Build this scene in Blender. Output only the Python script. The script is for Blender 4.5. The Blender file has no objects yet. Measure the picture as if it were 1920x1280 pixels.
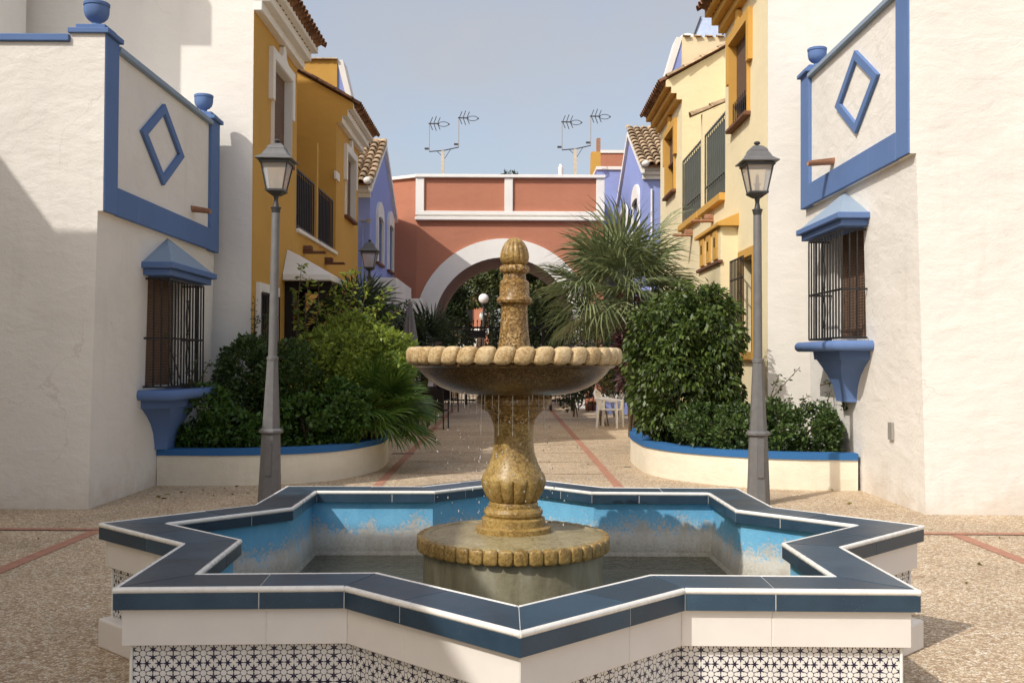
import bpy, math, random
import numpy as np
from mathutils import Vector, Matrix, Euler

random.seed(7)
rng = np.random.default_rng(11)
C = bpy.context.scene.collection
SC = bpy.context.scene
PI = math.pi
R = math.radians

# ------------------------------------------------------------------ camera
F = 1918.0; PITCH = 0.0183; ROLL = 0.0048; HC = 1.56
cam_d = bpy.data.cameras.new('camera'); cam = bpy.data.objects.new('camera', cam_d); C.objects.link(cam)
cam_d.sensor_width = 36; cam_d.lens = 36 * F / 1920; cam_d.clip_end = 600; cam_d.clip_start = 0.05
cam.matrix_world = Matrix.Translation((0, 0, HC)) @ Matrix.Rotation(PI / 2 + PITCH, 4, 'X') @ Matrix.Rotation(ROLL, 4, 'Z')
SC.camera = cam

# ------------------------------------------------------------------ sky and sun
SUN_EL = R(43); SUN_AZ = (-0.707, -0.707)           # horizontal direction towards the sun
w = bpy.data.worlds.new('World'); SC.world = w; w.use_nodes = True
nt = w.node_tree; nt.nodes.clear()
wo = nt.nodes.new('ShaderNodeOutputWorld'); bg = nt.nodes.new('ShaderNodeBackground')
sky = nt.nodes.new('ShaderNodeTexSky'); sky.sky_type = 'NISHITA'; sky.sun_disc = False
sky.sun_elevation = SUN_EL; sky.sun_rotation = math.atan2(SUN_AZ[0], SUN_AZ[1])
sky.dust_density = 4.0; sky.air_density = 1.0; sky.ozone_density = 1.0
# a thin veil of high haze and cloud over the whole sky
tc = nt.nodes.new('ShaderNodeTexCoord'); mp = nt.nodes.new('ShaderNodeMapping')
mp.inputs['Scale'].default_value = (1.4, 1.4, 3.2)
nz = nt.nodes.new('ShaderNodeTexNoise'); nz.inputs['Scale'].default_value = 1.7; nz.inputs['Detail'].default_value = 5
rp = nt.nodes.new('ShaderNodeMapRange'); rp.inputs['From Min'].default_value = 0.35; rp.inputs['From Max'].default_value = 0.75
rp.inputs['To Min'].default_value = 0.26; rp.inputs['To Max'].default_value = 0.82
mx = nt.nodes.new('ShaderNodeMix'); mx.data_type = 'RGBA'
nt.links.new(tc.outputs['Generated'], mp.inputs['Vector']); nt.links.new(mp.outputs[0], nz.inputs['Vector'])
nt.links.new(nz.outputs['Fac'], rp.inputs['Value']); nt.links.new(rp.outputs[0], mx.inputs['Factor'])
nt.links.new(sky.outputs[0], mx.inputs[6]); mx.inputs[7].default_value = (2.55, 2.45, 2.38, 1)
nt.links.new(mx.outputs[2], bg.inputs['Color']); bg.inputs['Strength'].default_value = 0.148
nt.links.new(bg.outputs[0], wo.inputs['Surface'])
sun_d = bpy.data.lights.new('sun', 'SUN'); sun = bpy.data.objects.new('sun', sun_d); C.objects.link(sun)
sun_d.energy = 2.2; sun_d.angle = R(0.53); sun_d.color = (1.0, 0.955, 0.885)
sd = Vector((SUN_AZ[0] * math.cos(SUN_EL), SUN_AZ[1] * math.cos(SUN_EL), math.sin(SUN_EL)))
sun.rotation_euler = sd.to_track_quat('Z', 'Y').to_euler(); sun.location = (-20, -20, 30)
SC.view_settings.view_transform = 'Standard'; SC.view_settings.look = 'None'
SC.view_settings.gamma = 1; SC.view_settings.exposure = 0.61; SC.view_settings.use_curve_mapping = False
SC.render.engine = 'CYCLES'
SC.cycles.max_bounces = 10; SC.cycles.diffuse_bounces = 7; SC.cycles.transparent_max_bounces = 16; SC.cycles.caustics_reflective = False
SC.cycles.caustics_refractive = False; SC.cycles.sample_clamp_indirect = 6

# ------------------------------------------------------------------ photo measurement -> world
def ray(px, py):
    dx, dy = px - 960, py - 640
    c, s = math.cos(ROLL), math.sin(ROLL)
    dx, dy = c * dx + s * dy, -s * dx + c * dy
    dx /= F; dy /= F
    cp, sp = math.cos(PITCH), math.sin(PITCH)
    return Vector((dx, cp + sp * dy, sp - cp * dy))
def atY(px, py, Y):
    d = ray(px, py); return d * (Y / d.y) + Vector((0, 0, HC))
def atX(px, py, X):
    d = ray(px, py); return d * (X / d.x) + Vector((0, 0, HC))
def atZ(px, py, Z):
    d = ray(px, py); return d * ((Z - HC) / d.z) + Vector((0, 0, HC))

# ------------------------------------------------------------------ materials
def nn(t, kind, **kw):
    n = t.nodes.new(kind)
    for k, v in kw.items():
        if hasattr(n, k): setattr(n, k, v)
        else: n.inputs[k].default_value = v
    return n
def base_mat(name, rough=0.8, spec=0.3):
    m = bpy.data.materials.new(name); m.use_nodes = True
    t = m.node_tree; b = t.nodes['Principled BSDF']
    b.inputs['Roughness'].default_value = rough; b.inputs['Specular IOR Level'].default_value = spec
    return m, t, b
def L(t, a, b): t.links.new(a, b)
def ramp(t, stops):
    n = t.nodes.new('ShaderNodeValToRGB'); e = n.color_ramp.elements
    while len(e) < len(stops): e.new(0.5)
    for el, (p, c) in zip(e, stops): el.position = p; el.color = (*c, 1)
    return n
def mixc(t, fac, a, b, mode='MIX'):
    n = t.nodes.new('ShaderNodeMix'); n.data_type = 'RGBA'; n.blend_type = mode
    for sock, v in ((n.inputs['Factor'], fac), (n.inputs[6], a), (n.inputs[7], b)):
        if hasattr(v, 'is_linked'): L(t, v, sock)
        elif isinstance(v, tuple): sock.default_value = (*v, 1) if len(v) == 3 else v
        else: sock.default_value = v
    return n.outputs[2]
def mth(t, op, *a, clamp=False):
    n = t.nodes.new('ShaderNodeMath'); n.operation = op; n.use_clamp = clamp
    for s, v in zip(n.inputs, a):
        if hasattr(v, 'is_linked'): L(t, v, s)
        else: s.default_value = v
    return n.outputs[0]
def sc(c, k): return tuple(max(0, min(1, x * k)) for x in c)

def plain(name, col, rough=0.6, spec=0.35, var=0.12, scale=9.0, bump=0.0, metal=0.0, rnd=0.0, fine=60.0):
    m, t, b = base_mat(name, rough, spec); b.inputs['Metallic'].default_value = metal
    tcn = nn(t, 'ShaderNodeTexCoord')
    n1 = nn(t, 'ShaderNodeTexNoise', Scale=scale, Detail=6.0, Roughness=0.62); L(t, tcn.outputs['Object'], n1.inputs['Vector'])
    r = ramp(t, [(0.28, sc(col, 1 - var)), (0.72, sc(col, 1 + var))]); L(t, n1.outputs['Fac'], r.inputs['Fac'])
    out = r.outputs[0]
    if rnd:
        oi = nn(t, 'ShaderNodeObjectInfo'); v = mth(t, 'MULTIPLY_ADD', oi.outputs['Random'], 2 * rnd, 1 - rnd)
        hs = nn(t, 'ShaderNodeHueSaturation'); L(t, v, hs.inputs['Value']); L(t, out, hs.inputs['Color']); out = hs.outputs[0]
    L(t, out, b.inputs['Base Color'])
    rr = mth(t, 'MULTIPLY_ADD', n1.outputs['Fac'], 0.25, rough - 0.12); L(t, rr, b.inputs['Roughness'])
    if bump:
        n2 = nn(t, 'ShaderNodeTexNoise', Scale=fine, Detail=3.0); L(t, tcn.outputs['Object'], n2.inputs['Vector'])
        bp = nn(t, 'ShaderNodeBump', Strength=bump, Distance=0.01); L(t, n2.outputs['Fac'], bp.inputs['Height']); L(t, bp.outputs[0], b.inputs['Normal'])
    return m

def stucco(name, col, dirt=(0.42, 0.36, 0.28), amount=0.25, trowel=0.35, ground_dirt=0.0):
    m, t, b = base_mat(name, 0.9, 0.2)
    tcn = nn(t, 'ShaderNodeTexCoord'); v = tcn.outputs['Object']
    n1 = nn(t, 'ShaderNodeTexNoise', Scale=0.8, Detail=7.0, Roughness=0.6); L(t, v, n1.inputs['Vector'])
    r1 = ramp(t, [(0.3, sc(col, 0.93)), (0.5, col), (0.75, sc(col, 1.05))]); L(t, n1.outputs['Fac'], r1.inputs['Fac'])
    mpn = nn(t, 'ShaderNodeMapping'); mpn.inputs['Scale'].default_value = (2.2, 2.2, 0.35); L(t, v, mpn.inputs['Vector'])
    n2 = nn(t, 'ShaderNodeTexNoise', Scale=1.6, Detail=8.0, Roughness=0.7); L(t, mpn.outputs[0], n2.inputs['Vector'])
    f = nn(t, 'ShaderNodeMapRange'); f.inputs['From Min'].default_value = 0.55; f.inputs['From Max'].default_value = 0.85
    f.inputs['To Max'].default_value = amount; L(t, n2.outputs['Fac'], f.inputs['Value'])
    colr = mixc(t, f.outputs[0], r1.outputs[0], dirt)
    if ground_dirt:                      # splash stains and old patches near the foot of the wall
        geo = nn(t, 'ShaderNodeNewGeometry'); sx = nn(t, 'ShaderNodeSeparateXYZ'); L(t, geo.outputs['Position'], sx.inputs[0])
        n3 = nn(t, 'ShaderNodeTexNoise', Scale=2.3, Detail=6.0, Roughness=0.65); L(t, geo.outputs['Position'], n3.inputs['Vector'])
        hz = mth(t, 'MULTIPLY_ADD', n3.outputs['Fac'], 1.6, -0.45)
        k = mth(t, 'SUBTRACT', hz, sx.outputs['Z']); k = mth(t, 'MULTIPLY', k, 2.2, clamp=True); k = mth(t, 'MULTIPLY', k, ground_dirt)
        colr = mixc(t, k, colr, (0.55, 0.46, 0.36))
        n4 = nn(t, 'ShaderNodeTexNoise', Scale=140.0, Detail=2.0); L(t, v, n4.inputs['Vector'])
    if trowel > 0.25:
        nw = nn(t, 'ShaderNodeTexNoise', Scale=1.3, Detail=5.0); L(t, v, nw.inputs['Vector'])
        vw = nn(t, 'ShaderNodeVectorMath', operation='MULTIPLY_ADD'); L(t, nw.outputs['Color'], vw.inputs[0]); vw.inputs[1].default_value = (1.1,) * 3; L(t, v, vw.inputs[2])
        cr = nn(t, 'ShaderNodeTexVoronoi', Scale=0.42, feature='DISTANCE_TO_EDGE'); L(t, vw.outputs[0], cr.inputs['Vector'])
        nm = nn(t, 'ShaderNodeTexNoise', Scale=0.55, Detail=2.0); L(t, v, nm.inputs['Vector'])
        ck = mth(t, 'MULTIPLY', mth(t, 'LESS_THAN', cr.outputs['Distance'], 0.0022), mth(t, 'GREATER_THAN', nm.outputs['Fac'], 0.57))
        colr = mixc(t, mth(t, 'MULTIPLY', ck, 0.2), colr, (0.35, 0.29, 0.22))
        n5 = nn(t, 'ShaderNodeTexNoise', Scale=0.35, Detail=3.0, Roughness=0.4); L(t, v, n5.inputs['Vector'])
        pt_ = nn(t, 'ShaderNodeMapRange'); pt_.inputs['From Min'].default_value = 0.56; pt_.inputs['From Max'].default_value = 0.60; pt_.inputs['To Max'].default_value = 0.07; L(t, n5.outputs['Fac'], pt_.inputs['Value'])
        colr = mixc(t, pt_.outputs[0], colr, sc(col, 1.15))
    L(t, colr, b.inputs['Base Color'])
    mpb = nn(t, 'ShaderNodeMapping'); mpb.inputs['Scale'].default_value = (1.0, 1.0, 1.7); mpb.inputs['Rotation'].default_value = (0.3, 0.3, 0.2); L(t, v, mpb.inputs['Vector'])
    nb = nn(t, 'ShaderNodeTexNoise', Scale=2.6, Detail=5.0, Roughness=0.55, Distortion=0.25); L(t, mpb.outputs[0], nb.inputs['Vector'])
    nf = nn(t, 'ShaderNodeTexNoise', Scale=45.0, Detail=4.0); L(t, v, nf.inputs['Vector'])
    h = mth(t, 'MULTIPLY_ADD', nf.outputs['Fac'], 0.12, nb.outputs['Fac'])
    bp = nn(t, 'ShaderNodeBump', Strength=trowel * 0.95, Distance=0.05); L(t, h, bp.inputs['Height']); L(t, bp.outputs[0], b.inputs['Normal'])
    return m

def leaf_mat(name, dark, light, rough=0.42, trans=0.22):
    m, t, b = base_mat(name, rough, 0.4)
    geo = nn(t, 'ShaderNodeNewGeometry')
    mid = tuple((a + c) / 2 for a, c in zip(dark, light))
    r = ramp(t, [(0.0, dark), (0.55, mid), (1.0, light)]); L(t, geo.outputs['Random Per Island'], r.inputs['Fac'])
    L(t, r.outputs[0], b.inputs['Base Color'])
    tr = nn(t, 'ShaderNodeBsdfTranslucent')
    hs = nn(t, 'ShaderNodeHueSaturation'); hs.inputs['Value'].default_value = 1.6; hs.inputs['Hue'].default_value = 0.485
    L(t, r.outputs[0], hs.inputs['Color']); L(t, hs.outputs[0], tr.inputs['Color'])
    mxs = nn(t, 'ShaderNodeMixShader'); mxs.inputs[0].default_value = trans
    L(t, b.outputs[0], mxs.inputs[1]); L(t, tr.outputs[0], mxs.inputs[2])
    L(t, mxs.outputs[0], t.nodes['Material Output'].inputs['Surface'])
    return m

M = {}
WHITE = (0.765, 0.735, 0.68)
M['white'] = stucco('white_stucco', WHITE, amount=0.26, trowel=0.46, ground_dirt=0.5)
M['white_high'] = stucco('white_stucco_high', (0.77, 0.74, 0.685), amount=0.10, trowel=0.3)
M['trim_white'] = stucco('white_moulding_paint', (0.80, 0.78, 0.74), amount=0.15, trowel=0.1)
M['yellow'] = stucco('ochre_yellow_stucco', (0.56, 0.325, 0.08), dirt=(0.40, 0.20, 0.04), amount=0.25, trowel=0.22)
M['pale'] = stucco('pale_yellow_stucco', (0.80, 0.695, 0.455), dirt=(0.70, 0.52, 0.30), amount=0.18, trowel=0.22)
M['ochre'] = stucco('ochre_trim_paint', (0.58, 0.335, 0.085), dirt=(0.42, 0.22, 0.05), amount=0.2, trowel=0.12)
M['blue_house'] = stucco('periwinkle_blue_stucco', (0.285, 0.345, 0.655), dirt=(0.2, 0.24, 0.45), amount=0.2, trowel=0.2)
M['red'] = stucco('brick_red_stucco', (0.46, 0.195, 0.122), dirt=(0.33, 0.12, 0.08), amount=0.35, trowel=0.3)
M['blue'] = stucco('blue_trim_paint', (0.115, 0.19, 0.38), dirt=(0.24, 0.29, 0.38), amount=0.45, trowel=0.1)
M['blue_worn'] = stucco('weathered_grey_blue_paint', (0.27, 0.345, 0.44), dirt=(0.2, 0.24, 0.3), amount=0.3, trowel=0.1)
M['blue_coping'] = stucco('bright_blue_coping_paint', (0.035, 0.135, 0.33), dirt=(0.1, 0.16, 0.28), amount=0.3, trowel=0.12)
M['planter'] = stucco('cream_planter_plaster', (0.78, 0.72, 0.58), dirt=(0.60, 0.44, 0.25), amount=0.35, trowel=0.4, ground_dirt=0.3)
M['iron'] = plain('black_iron', (0.018, 0.017, 0.017), 0.5, 0.4, 0.2)
M['rail_grey'] = plain('grey_green_painted_iron', (0.10, 0.11, 0.095), 0.5, 0.4, 0.2)
M['lamp'] = plain('grey_lamp_paint', (0.14, 0.138, 0.137), 0.5, 0.4, 0.12, 14, bump=0.08)
M['lamp_dark'] = plain('dark_lamp_paint', (0.045, 0.046, 0.047), 0.45, 0.4, 0.15)
M['terracotta'] = plain('terracotta', (0.36, 0.19, 0.115), 0.85, 0.2, 0.25, 18, bump=0.25)
M['tile_dark'] = plain('old_eave_tile', (0.20, 0.105, 0.06), 0.9, 0.15, 0.4, 16, bump=0.3, rnd=0.35)
M['roof_tile'] = plain('weathered_roof_tile', (0.40, 0.295, 0.19), 0.9, 0.15, 0.4, 14, bump=0.3, rnd=0.3)
M['blind'] = plain('brown_wooden_blind', (0.17, 0.105, 0.07), 0.7, 0.3, 0.2, 25)
M['wood_dark'] = plain('black_timber', (0.018, 0.014, 0.011), 0.75, 0.25, 0.3)
M['sill_brown'] = plain('brown_clay_sill', (0.16, 0.075, 0.045), 0.75, 0.25, 0.25)
M['dark'] = plain('dark_room', (0.012, 0.011, 0.012), 0.8, 0.2, 0.2)
M['plastic'] = plain('white_plastic', (0.82, 0.81, 0.78), 0.4, 0.4, 0.04)
M['wicker'] = plain('dark_wicker', (0.022, 0.017, 0.015), 0.7, 0.3, 0.4, 90, bump=0.4)
M['soil'] = plain('planter_soil', (0.055, 0.038, 0.025), 0.95, 0.1, 0.4, 20, bump=0.6)
M['bark'] = plain('fibrous_bark', (0.10, 0.065, 0.042), 0.95, 0.1, 0.4, 25, bump=0.8, fine=40)
M['stem'] = plain('brown_stem', (0.12, 0.085, 0.05), 0.9, 0.1, 0.3, 25)
M['galv'] = plain('galvanised_steel', (0.33, 0.31, 0.28), 0.5, 0.4, 0.15)
M['antenna'] = plain('antenna_grey', (0.045, 0.045, 0.05), 0.5, 0.4, 0.1)
M['cream_mast'] = plain('cream_mast_paint', (0.55, 0.50, 0.38), 0.6, 0.3, 0.15)
M['canvas'] = plain('grey_canvas', (0.20, 0.20, 0.225), 0.9, 0.1, 0.15)
M['grout'] = plain('light_grout', (0.66, 0.66, 0.62), 0.9, 0.2, 0.15, 30)
M['bead'] = plain('white_ceramic_bead', (0.80, 0.78, 0.72), 0.28, 0.5, 0.06, 20)
M['fascia'] = plain('cream_white_ceramic', (0.74, 0.70, 0.645), 0.35, 0.4, 0.04, 5, rnd=0.03)
M['strip'] = plain('red_paver_strip', (0.42, 0.215, 0.145), 0.85, 0.2, 0.22, 9, bump=0.2)
M['joint'] = plain('reddish_joint', (0.30, 0.16, 0.10), 0.9, 0.1, 0.2, 9)
M['vent'] = plain('grey_vent_metal', (0.30, 0.29, 0.26), 0.5, 0.4, 0.1)

def navy():
    m, t, b = base_mat('navy_glazed_tile', 0.3, 0.5)
    tcn = nn(t, 'ShaderNodeTexCoord'); oi = nn(t, 'ShaderNodeObjectInfo')
    n1 = nn(t, 'ShaderNodeTexNoise', Scale=5.0, Detail=6.0, Roughness=0.65); L(t, tcn.outputs['Object'], n1.inputs['Vector'])
    r = ramp(t, [(0.3, (0.016, 0.038, 0.066)), (0.7, (0.028, 0.062, 0.096))]); L(t, n1.outputs['Fac'], r.inputs['Fac'])
    n2 = nn(t, 'ShaderNodeTexNoise', Scale=230.0, Detail=2.0); L(t, tcn.outputs['Object'], n2.inputs['Vector'])
    sp = nn(t, 'ShaderNodeMapRange'); sp.inputs['From Min'].default_value = 0.66; sp.inputs['From Max'].default_value = 0.72
    sp.inputs['To Max'].default_value = 0.25; L(t, n2.outputs['Fac'], sp.inputs['Value'])
    hs = nn(t, 'ShaderNodeHueSaturation'); L(t, mth(t, 'MULTIPLY_ADD', oi.outputs['Random'], 0.55, 0.75), hs.inputs['Value'])
    L(t, mixc(t, sp.outputs[0], r.outputs[0], (0.3, 0.33, 0.38)), hs.inputs['Color']); L(t, hs.outputs[0], b.inputs['Base Color'])
    L(t, mth(t, 'MULTIPLY_ADD', n1.outputs['Fac'], 0.3, 0.2), b.inputs['Roughness'])
    n3 = nn(t, 'ShaderNodeTexNoise', Scale=9.0, Detail=2.0); L(t, tcn.outputs['Object'], n3.inputs['Vector'])
    bp = nn(t, 'ShaderNodeBump', Strength=0.06, Distance=0.01); L(t, n3.outputs['Fac'], bp.inputs['Height']); L(t, bp.outputs[0], b.inputs['Normal'])
    return m
M['navy'] = navy()

def granite():
    m, t, b = base_mat('golden_speckled_stone', 0.5, 0.4)
    tcn = nn(t, 'ShaderNodeTexCoord'); geo = nn(t, 'ShaderNodeNewGeometry'); v = geo.outputs['Position']
    vo = nn(t, 'ShaderNodeTexVoronoi', Scale=105.0); L(t, v, vo.inputs['Vector'])
    r = ramp(t, [(0.0, (0.05, 0.026, 0.007)), (0.3, (0.175, 0.096, 0.026)), (0.65, (0.29, 0.17, 0.05)), (1.0, (0.50, 0.35, 0.16))])
    sx = nn(t, 'ShaderNodeSeparateColor'); L(t, vo.outputs['Color'], sx.inputs[0]); L(t, sx.outputs[0], r.inputs['Fac'])
    n1 = nn(t, 'ShaderNodeTexNoise', Scale=7.0, Detail=6.0, Roughness=0.65); L(t, v, n1.inputs['Vector'])
    wet = nn(t, 'ShaderNodeMapRange'); wet.inputs['From Min'].default_value = 0.4; wet.inputs['From Max'].default_value = 0.62
    wet.inputs['To Min'].default_value = 0.0; wet.inputs['To Max'].default_value = 0.55; L(t, n1.outputs['Fac'], wet.inputs['Value'])
    c = mixc(t, wet.outputs[0], r.outputs[0], (0.20, 0.11, 0.030))
    mps = nn(t, 'ShaderNodeMapping'); mps.inputs['Scale'].default_value = (1, 1, .22); L(t, v, mps.inputs['Vector'])
    ns = nn(t, 'ShaderNodeTexNoise', Scale=16.0, Detail=6.0, Roughness=0.7); L(t, mps.outputs[0], ns.inputs['Vector'])
    ls = nn(t, 'ShaderNodeMapRange'); ls.inputs['From Min'].default_value = 0.55; ls.inputs['From Max'].default_value = 0.75; ls.inputs['To Max'].default_value = 0.28; L(t, ns.outputs['Fac'], ls.inputs['Value'])
    c = mixc(t, ls.outputs[0], c, (0.46, 0.39, 0.28))
    L(t, c, b.inputs['Base Color'])
    L(t, mth(t, 'MULTIPLY_ADD', wet.outputs[0], -0.5, 0.55), b.inputs['Roughness'])
    bp = nn(t, 'ShaderNodeBump', Strength=0.22, Distance=0.004); L(t, sx.outputs[0], bp.inputs['Height']); L(t, bp.outputs[0], b.inputs['Normal'])
    return m
M['granite'] = granite()
def worn_stone(name, stops, rough):
    m, t, b = base_mat(name, rough, 0.4)
    geo = nn(t, 'ShaderNodeNewGeometry'); v = geo.outputs['Position']
    vo = nn(t, 'ShaderNodeTexVoronoi', Scale=105.0); L(t, v, vo.inputs['Vector'])
    sx = nn(t, 'ShaderNodeSeparateColor'); L(t, vo.outputs['Color'], sx.inputs[0])
    n1 = nn(t, 'ShaderNodeTexNoise', Scale=6.0, Detail=8.0, Roughness=0.7); L(t, v, n1.inputs['Vector'])
    k = mth(t, 'ADD', mth(t, 'MULTIPLY', sx.outputs[0], 0.45), mth(t, 'MULTIPLY_ADD', n1.outputs['Fac'], 1.5, -0.5))
    r = ramp(t, stops); L(t, k, r.inputs['Fac']); L(t, r.outputs[0], b.inputs['Base Color'])
    bp = nn(t, 'ShaderNodeBump', Strength=0.3, Distance=0.004); L(t, sx.outputs[0], bp.inputs['Height']); L(t, bp.outputs[0], b.inputs['Normal'])
    return m
M['stone_pale'] = worn_stone('lit_cream_speckled_stone', [(0.0, (0.26, 0.15, 0.05)), (0.45, (0.50, 0.36, 0.18)), (1.0, (0.68, 0.56, 0.36))], 0.6)  # rim lobes and lip: light from above put into a paler stone
M['stone_gold'] = worn_stone('wet_golden_stone', [(0.0, (0.09, 0.05, 0.012)), (0.4, (0.28, 0.175, 0.052)), (0.75, (0.42, 0.29, 0.10)), (1.0, (0.52, 0.42, 0.22))], 0.4)
M['stone_olive'] = worn_stone('damp_olive_stone', [(0.0, (0.13, 0.10, 0.045)), (0.4, (0.29, 0.235, 0.12)), (0.75, (0.40, 0.34, 0.20)), (1.0, (0.50, 0.46, 0.34))], 0.4)

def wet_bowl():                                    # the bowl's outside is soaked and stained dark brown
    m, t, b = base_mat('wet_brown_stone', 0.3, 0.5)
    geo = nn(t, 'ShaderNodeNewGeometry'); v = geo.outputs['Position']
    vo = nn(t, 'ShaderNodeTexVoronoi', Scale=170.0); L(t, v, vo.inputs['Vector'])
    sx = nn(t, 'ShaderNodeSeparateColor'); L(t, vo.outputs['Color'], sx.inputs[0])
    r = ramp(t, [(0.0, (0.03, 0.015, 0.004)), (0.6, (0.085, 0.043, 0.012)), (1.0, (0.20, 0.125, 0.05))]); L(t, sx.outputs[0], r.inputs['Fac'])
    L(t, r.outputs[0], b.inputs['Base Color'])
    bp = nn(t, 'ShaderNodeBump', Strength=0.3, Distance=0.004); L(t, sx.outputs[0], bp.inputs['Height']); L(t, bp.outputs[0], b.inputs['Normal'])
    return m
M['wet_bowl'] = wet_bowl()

def pebbles():
    m, t, b = base_mat('exposed_aggregate_paving', 0.85, 0.25)
    geo = nn(t, 'ShaderNodeNewGeometry'); v = geo.outputs['Position']
    nd = nn(t, 'ShaderNodeTexNoise', Scale=60.0, Detail=1.0); L(t, v, nd.inputs['Vector'])
    vm = nn(t, 'ShaderNodeVectorMath', operation='MULTIPLY_ADD'); L(t, nd.outputs['Color'], vm.inputs[0])
    vm.inputs[1].default_value = (0.012,) * 3; L(t, v, vm.inputs[2])
    vo = nn(t, 'ShaderNodeTexVoronoi', Scale=52.0); L(t, vm.outputs[0], vo.inputs['Vector'])
    ve = nn(t, 'ShaderNodeTexVoronoi', Scale=52.0, feature='DISTANCE_TO_EDGE'); L(t, vm.outputs[0], ve.inputs['Vector'])
    sx = nn(t, 'ShaderNodeSeparateColor'); L(t, vo.outputs['Color'], sx.inputs[0])
    r = ramp(t, [(0.0, (0.34, 0.225, 0.13)), (0.25, (0.56, 0.42, 0.275)), (0.55, (0.70, 0.55, 0.37)), (0.8, (0.77, 0.65, 0.47)), (1.0, (0.84, 0.77, 0.65))])
    L(t, sx.outputs[0], r.inputs['Fac'])
    e = nn(t, 'ShaderNodeMapRange'); e.inputs['From Max'].default_value = 0.17; L(t, ve.outputs['Distance'], e.inputs['Value'])
    c = mixc(t, e.outputs[0], (0.33, 0.235, 0.15), r.outputs[0])
    n1 = nn(t, 'ShaderNodeTexNoise', Scale=0.9, Detail=7.0, Roughness=0.65); L(t, v, n1.inputs['Vector'])
    st = nn(t, 'ShaderNodeMapRange'); st.inputs['From Min'].default_value = 0.35; st.inputs['From Max'].default_value = 0.7
    st.inputs['To Min'].default_value = 0.8; st.inputs['To Max'].default_value = 1.08; L(t, n1.outputs['Fac'], st.inputs['Value'])
    vm2 = nn(t, 'ShaderNodeVectorMath', operation='SCALE'); L(t, c, vm2.inputs[0]); L(t, st.outputs[0], vm2.inputs['Scale'])
    L(t, vm2.outputs[0], b.inputs['Base Color'])
    bp = nn(t, 'ShaderNodeBump', Strength=0.4, Distance=0.006); L(t, e.outputs[0], bp.inputs['Height']); L(t, bp.outputs[0], b.inputs['Normal'])
    return m
M['pebbles'] = pebbles()

def pool_paint():
    m, t, b = base_mat('worn_pool_paint', 0.7, 0.3)
    geo = nn(t, 'ShaderNodeNewGeometry'); v = geo.outputs['Position']
    s = nn(t, 'ShaderNodeSeparateXYZ'); L(t, v, s.inputs[0])
    mp_ = nn(t, 'ShaderNodeMapping'); mp_.inputs['Scale'].default_value = (1, 1, 0.6); L(t, v, mp_.inputs['Vector'])
    n1 = nn(t, 'ShaderNodeTexNoise', Scale=5.0, Detail=9.0, Roughness=0.72); L(t, mp_.outputs[0], n1.inputs['Vector'])
    n2 = nn(t, 'ShaderNodeTexNoise', Scale=55.0, Detail=4.0, Roughness=0.7); L(t, v, n2.inputs['Vector'])
    k = mth(t, 'MULTIPLY_ADD', n1.outputs['Fac'], 0.50, -0.25); k = mth(t, 'ADD', s.outputs['Z'], k)
    k = mth(t, 'ADD', k, mth(t, 'MULTIPLY_ADD', n2.outputs['Fac'], 0.40, -0.20))
    f = nn(t, 'ShaderNodeMapRange'); f.inputs['From Min'].default_value = 0.38; f.inputs['From Max'].default_value = 0.47; L(t, k, f.inputs['Value'])
    blue = ramp(t, [(0.3, (0.10, 0.36, 0.60)), (0.7, (0.20, 0.50, 0.72))]); L(t, n1.outputs['Fac'], blue.inputs['Fac'])
    con = ramp(t, [(0.25, (0.36, 0.345, 0.29)), (0.5, (0.56, 0.54, 0.48)), (0.8, (0.70, 0.70, 0.66))]); L(t, n1.outputs['Fac'], con.inputs['Fac'])
    c = mixc(t, f.outputs[0], con.outputs[0], blue.outputs[0])
    g = nn(t, 'ShaderNodeMapRange'); g.inputs['From Min'].default_value = 0.36; g.inputs['From Max'].default_value = 0.2
    L(t, mth(t, 'ADD', s.outputs['Z'], mth(t, 'MULTIPLY_ADD', n2.outputs['Fac'], 0.2, -0.1)), g.inputs['Value'])
    c = mixc(t, mth(t, 'MULTIPLY', g.outputs[0], 0.75), c, (0.15, 0.135, 0.085))    # algae line below the water mark
    L(t, c, b.inputs['Base Color'])
    bp = nn(t, 'ShaderNodeBump', Strength=0.35, Distance=0.01); L(t, n2.outputs['Fac'], bp.inputs['Height']); L(t, bp.outputs[0], b.inputs['Normal'])
    return m
M['pool'] = pool_paint()

def drum_mat():
    m, t, b = base_mat('stained_drum_concrete', 0.55, 0.35)
    geo = nn(t, 'ShaderNodeNewGeometry'); v = geo.outputs['Position']
    mp_ = nn(t, 'ShaderNodeMapping'); mp_.inputs['Scale'].default_value = (1, 1, 0.25); L(t, v, mp_.inputs['Vector'])
    n1 = nn(t, 'ShaderNodeTexNoise', Scale=6.0, Detail=8.0, Roughness=0.65); L(t, mp_.outputs[0], n1.inputs['Vector'])
    r = ramp(t, [(0.28, (0.12, 0.10, 0.055)), (0.5, (0.25, 0.225, 0.145)), (0.66, (0.33, 0.31, 0.23)), (0.8, (0.30, 0.38, 0.42))]); L(t, n1.outputs['Fac'], r.inputs['Fac'])
    L(t, r.outputs[0], b.inputs['Base Color'])
    n2 = nn(t, 'ShaderNodeTexNoise', Scale=40.0, Detail=4.0); L(t, v, n2.inputs['Vector'])
    bp = nn(t, 'ShaderNodeBump', Strength=0.3, Distance=0.01); L(t, n2.outputs['Fac'], bp.inputs['Height']); L(t, bp.outputs[0], b.inputs['Normal'])
    return m
M['drum'] = drum_mat()

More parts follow.
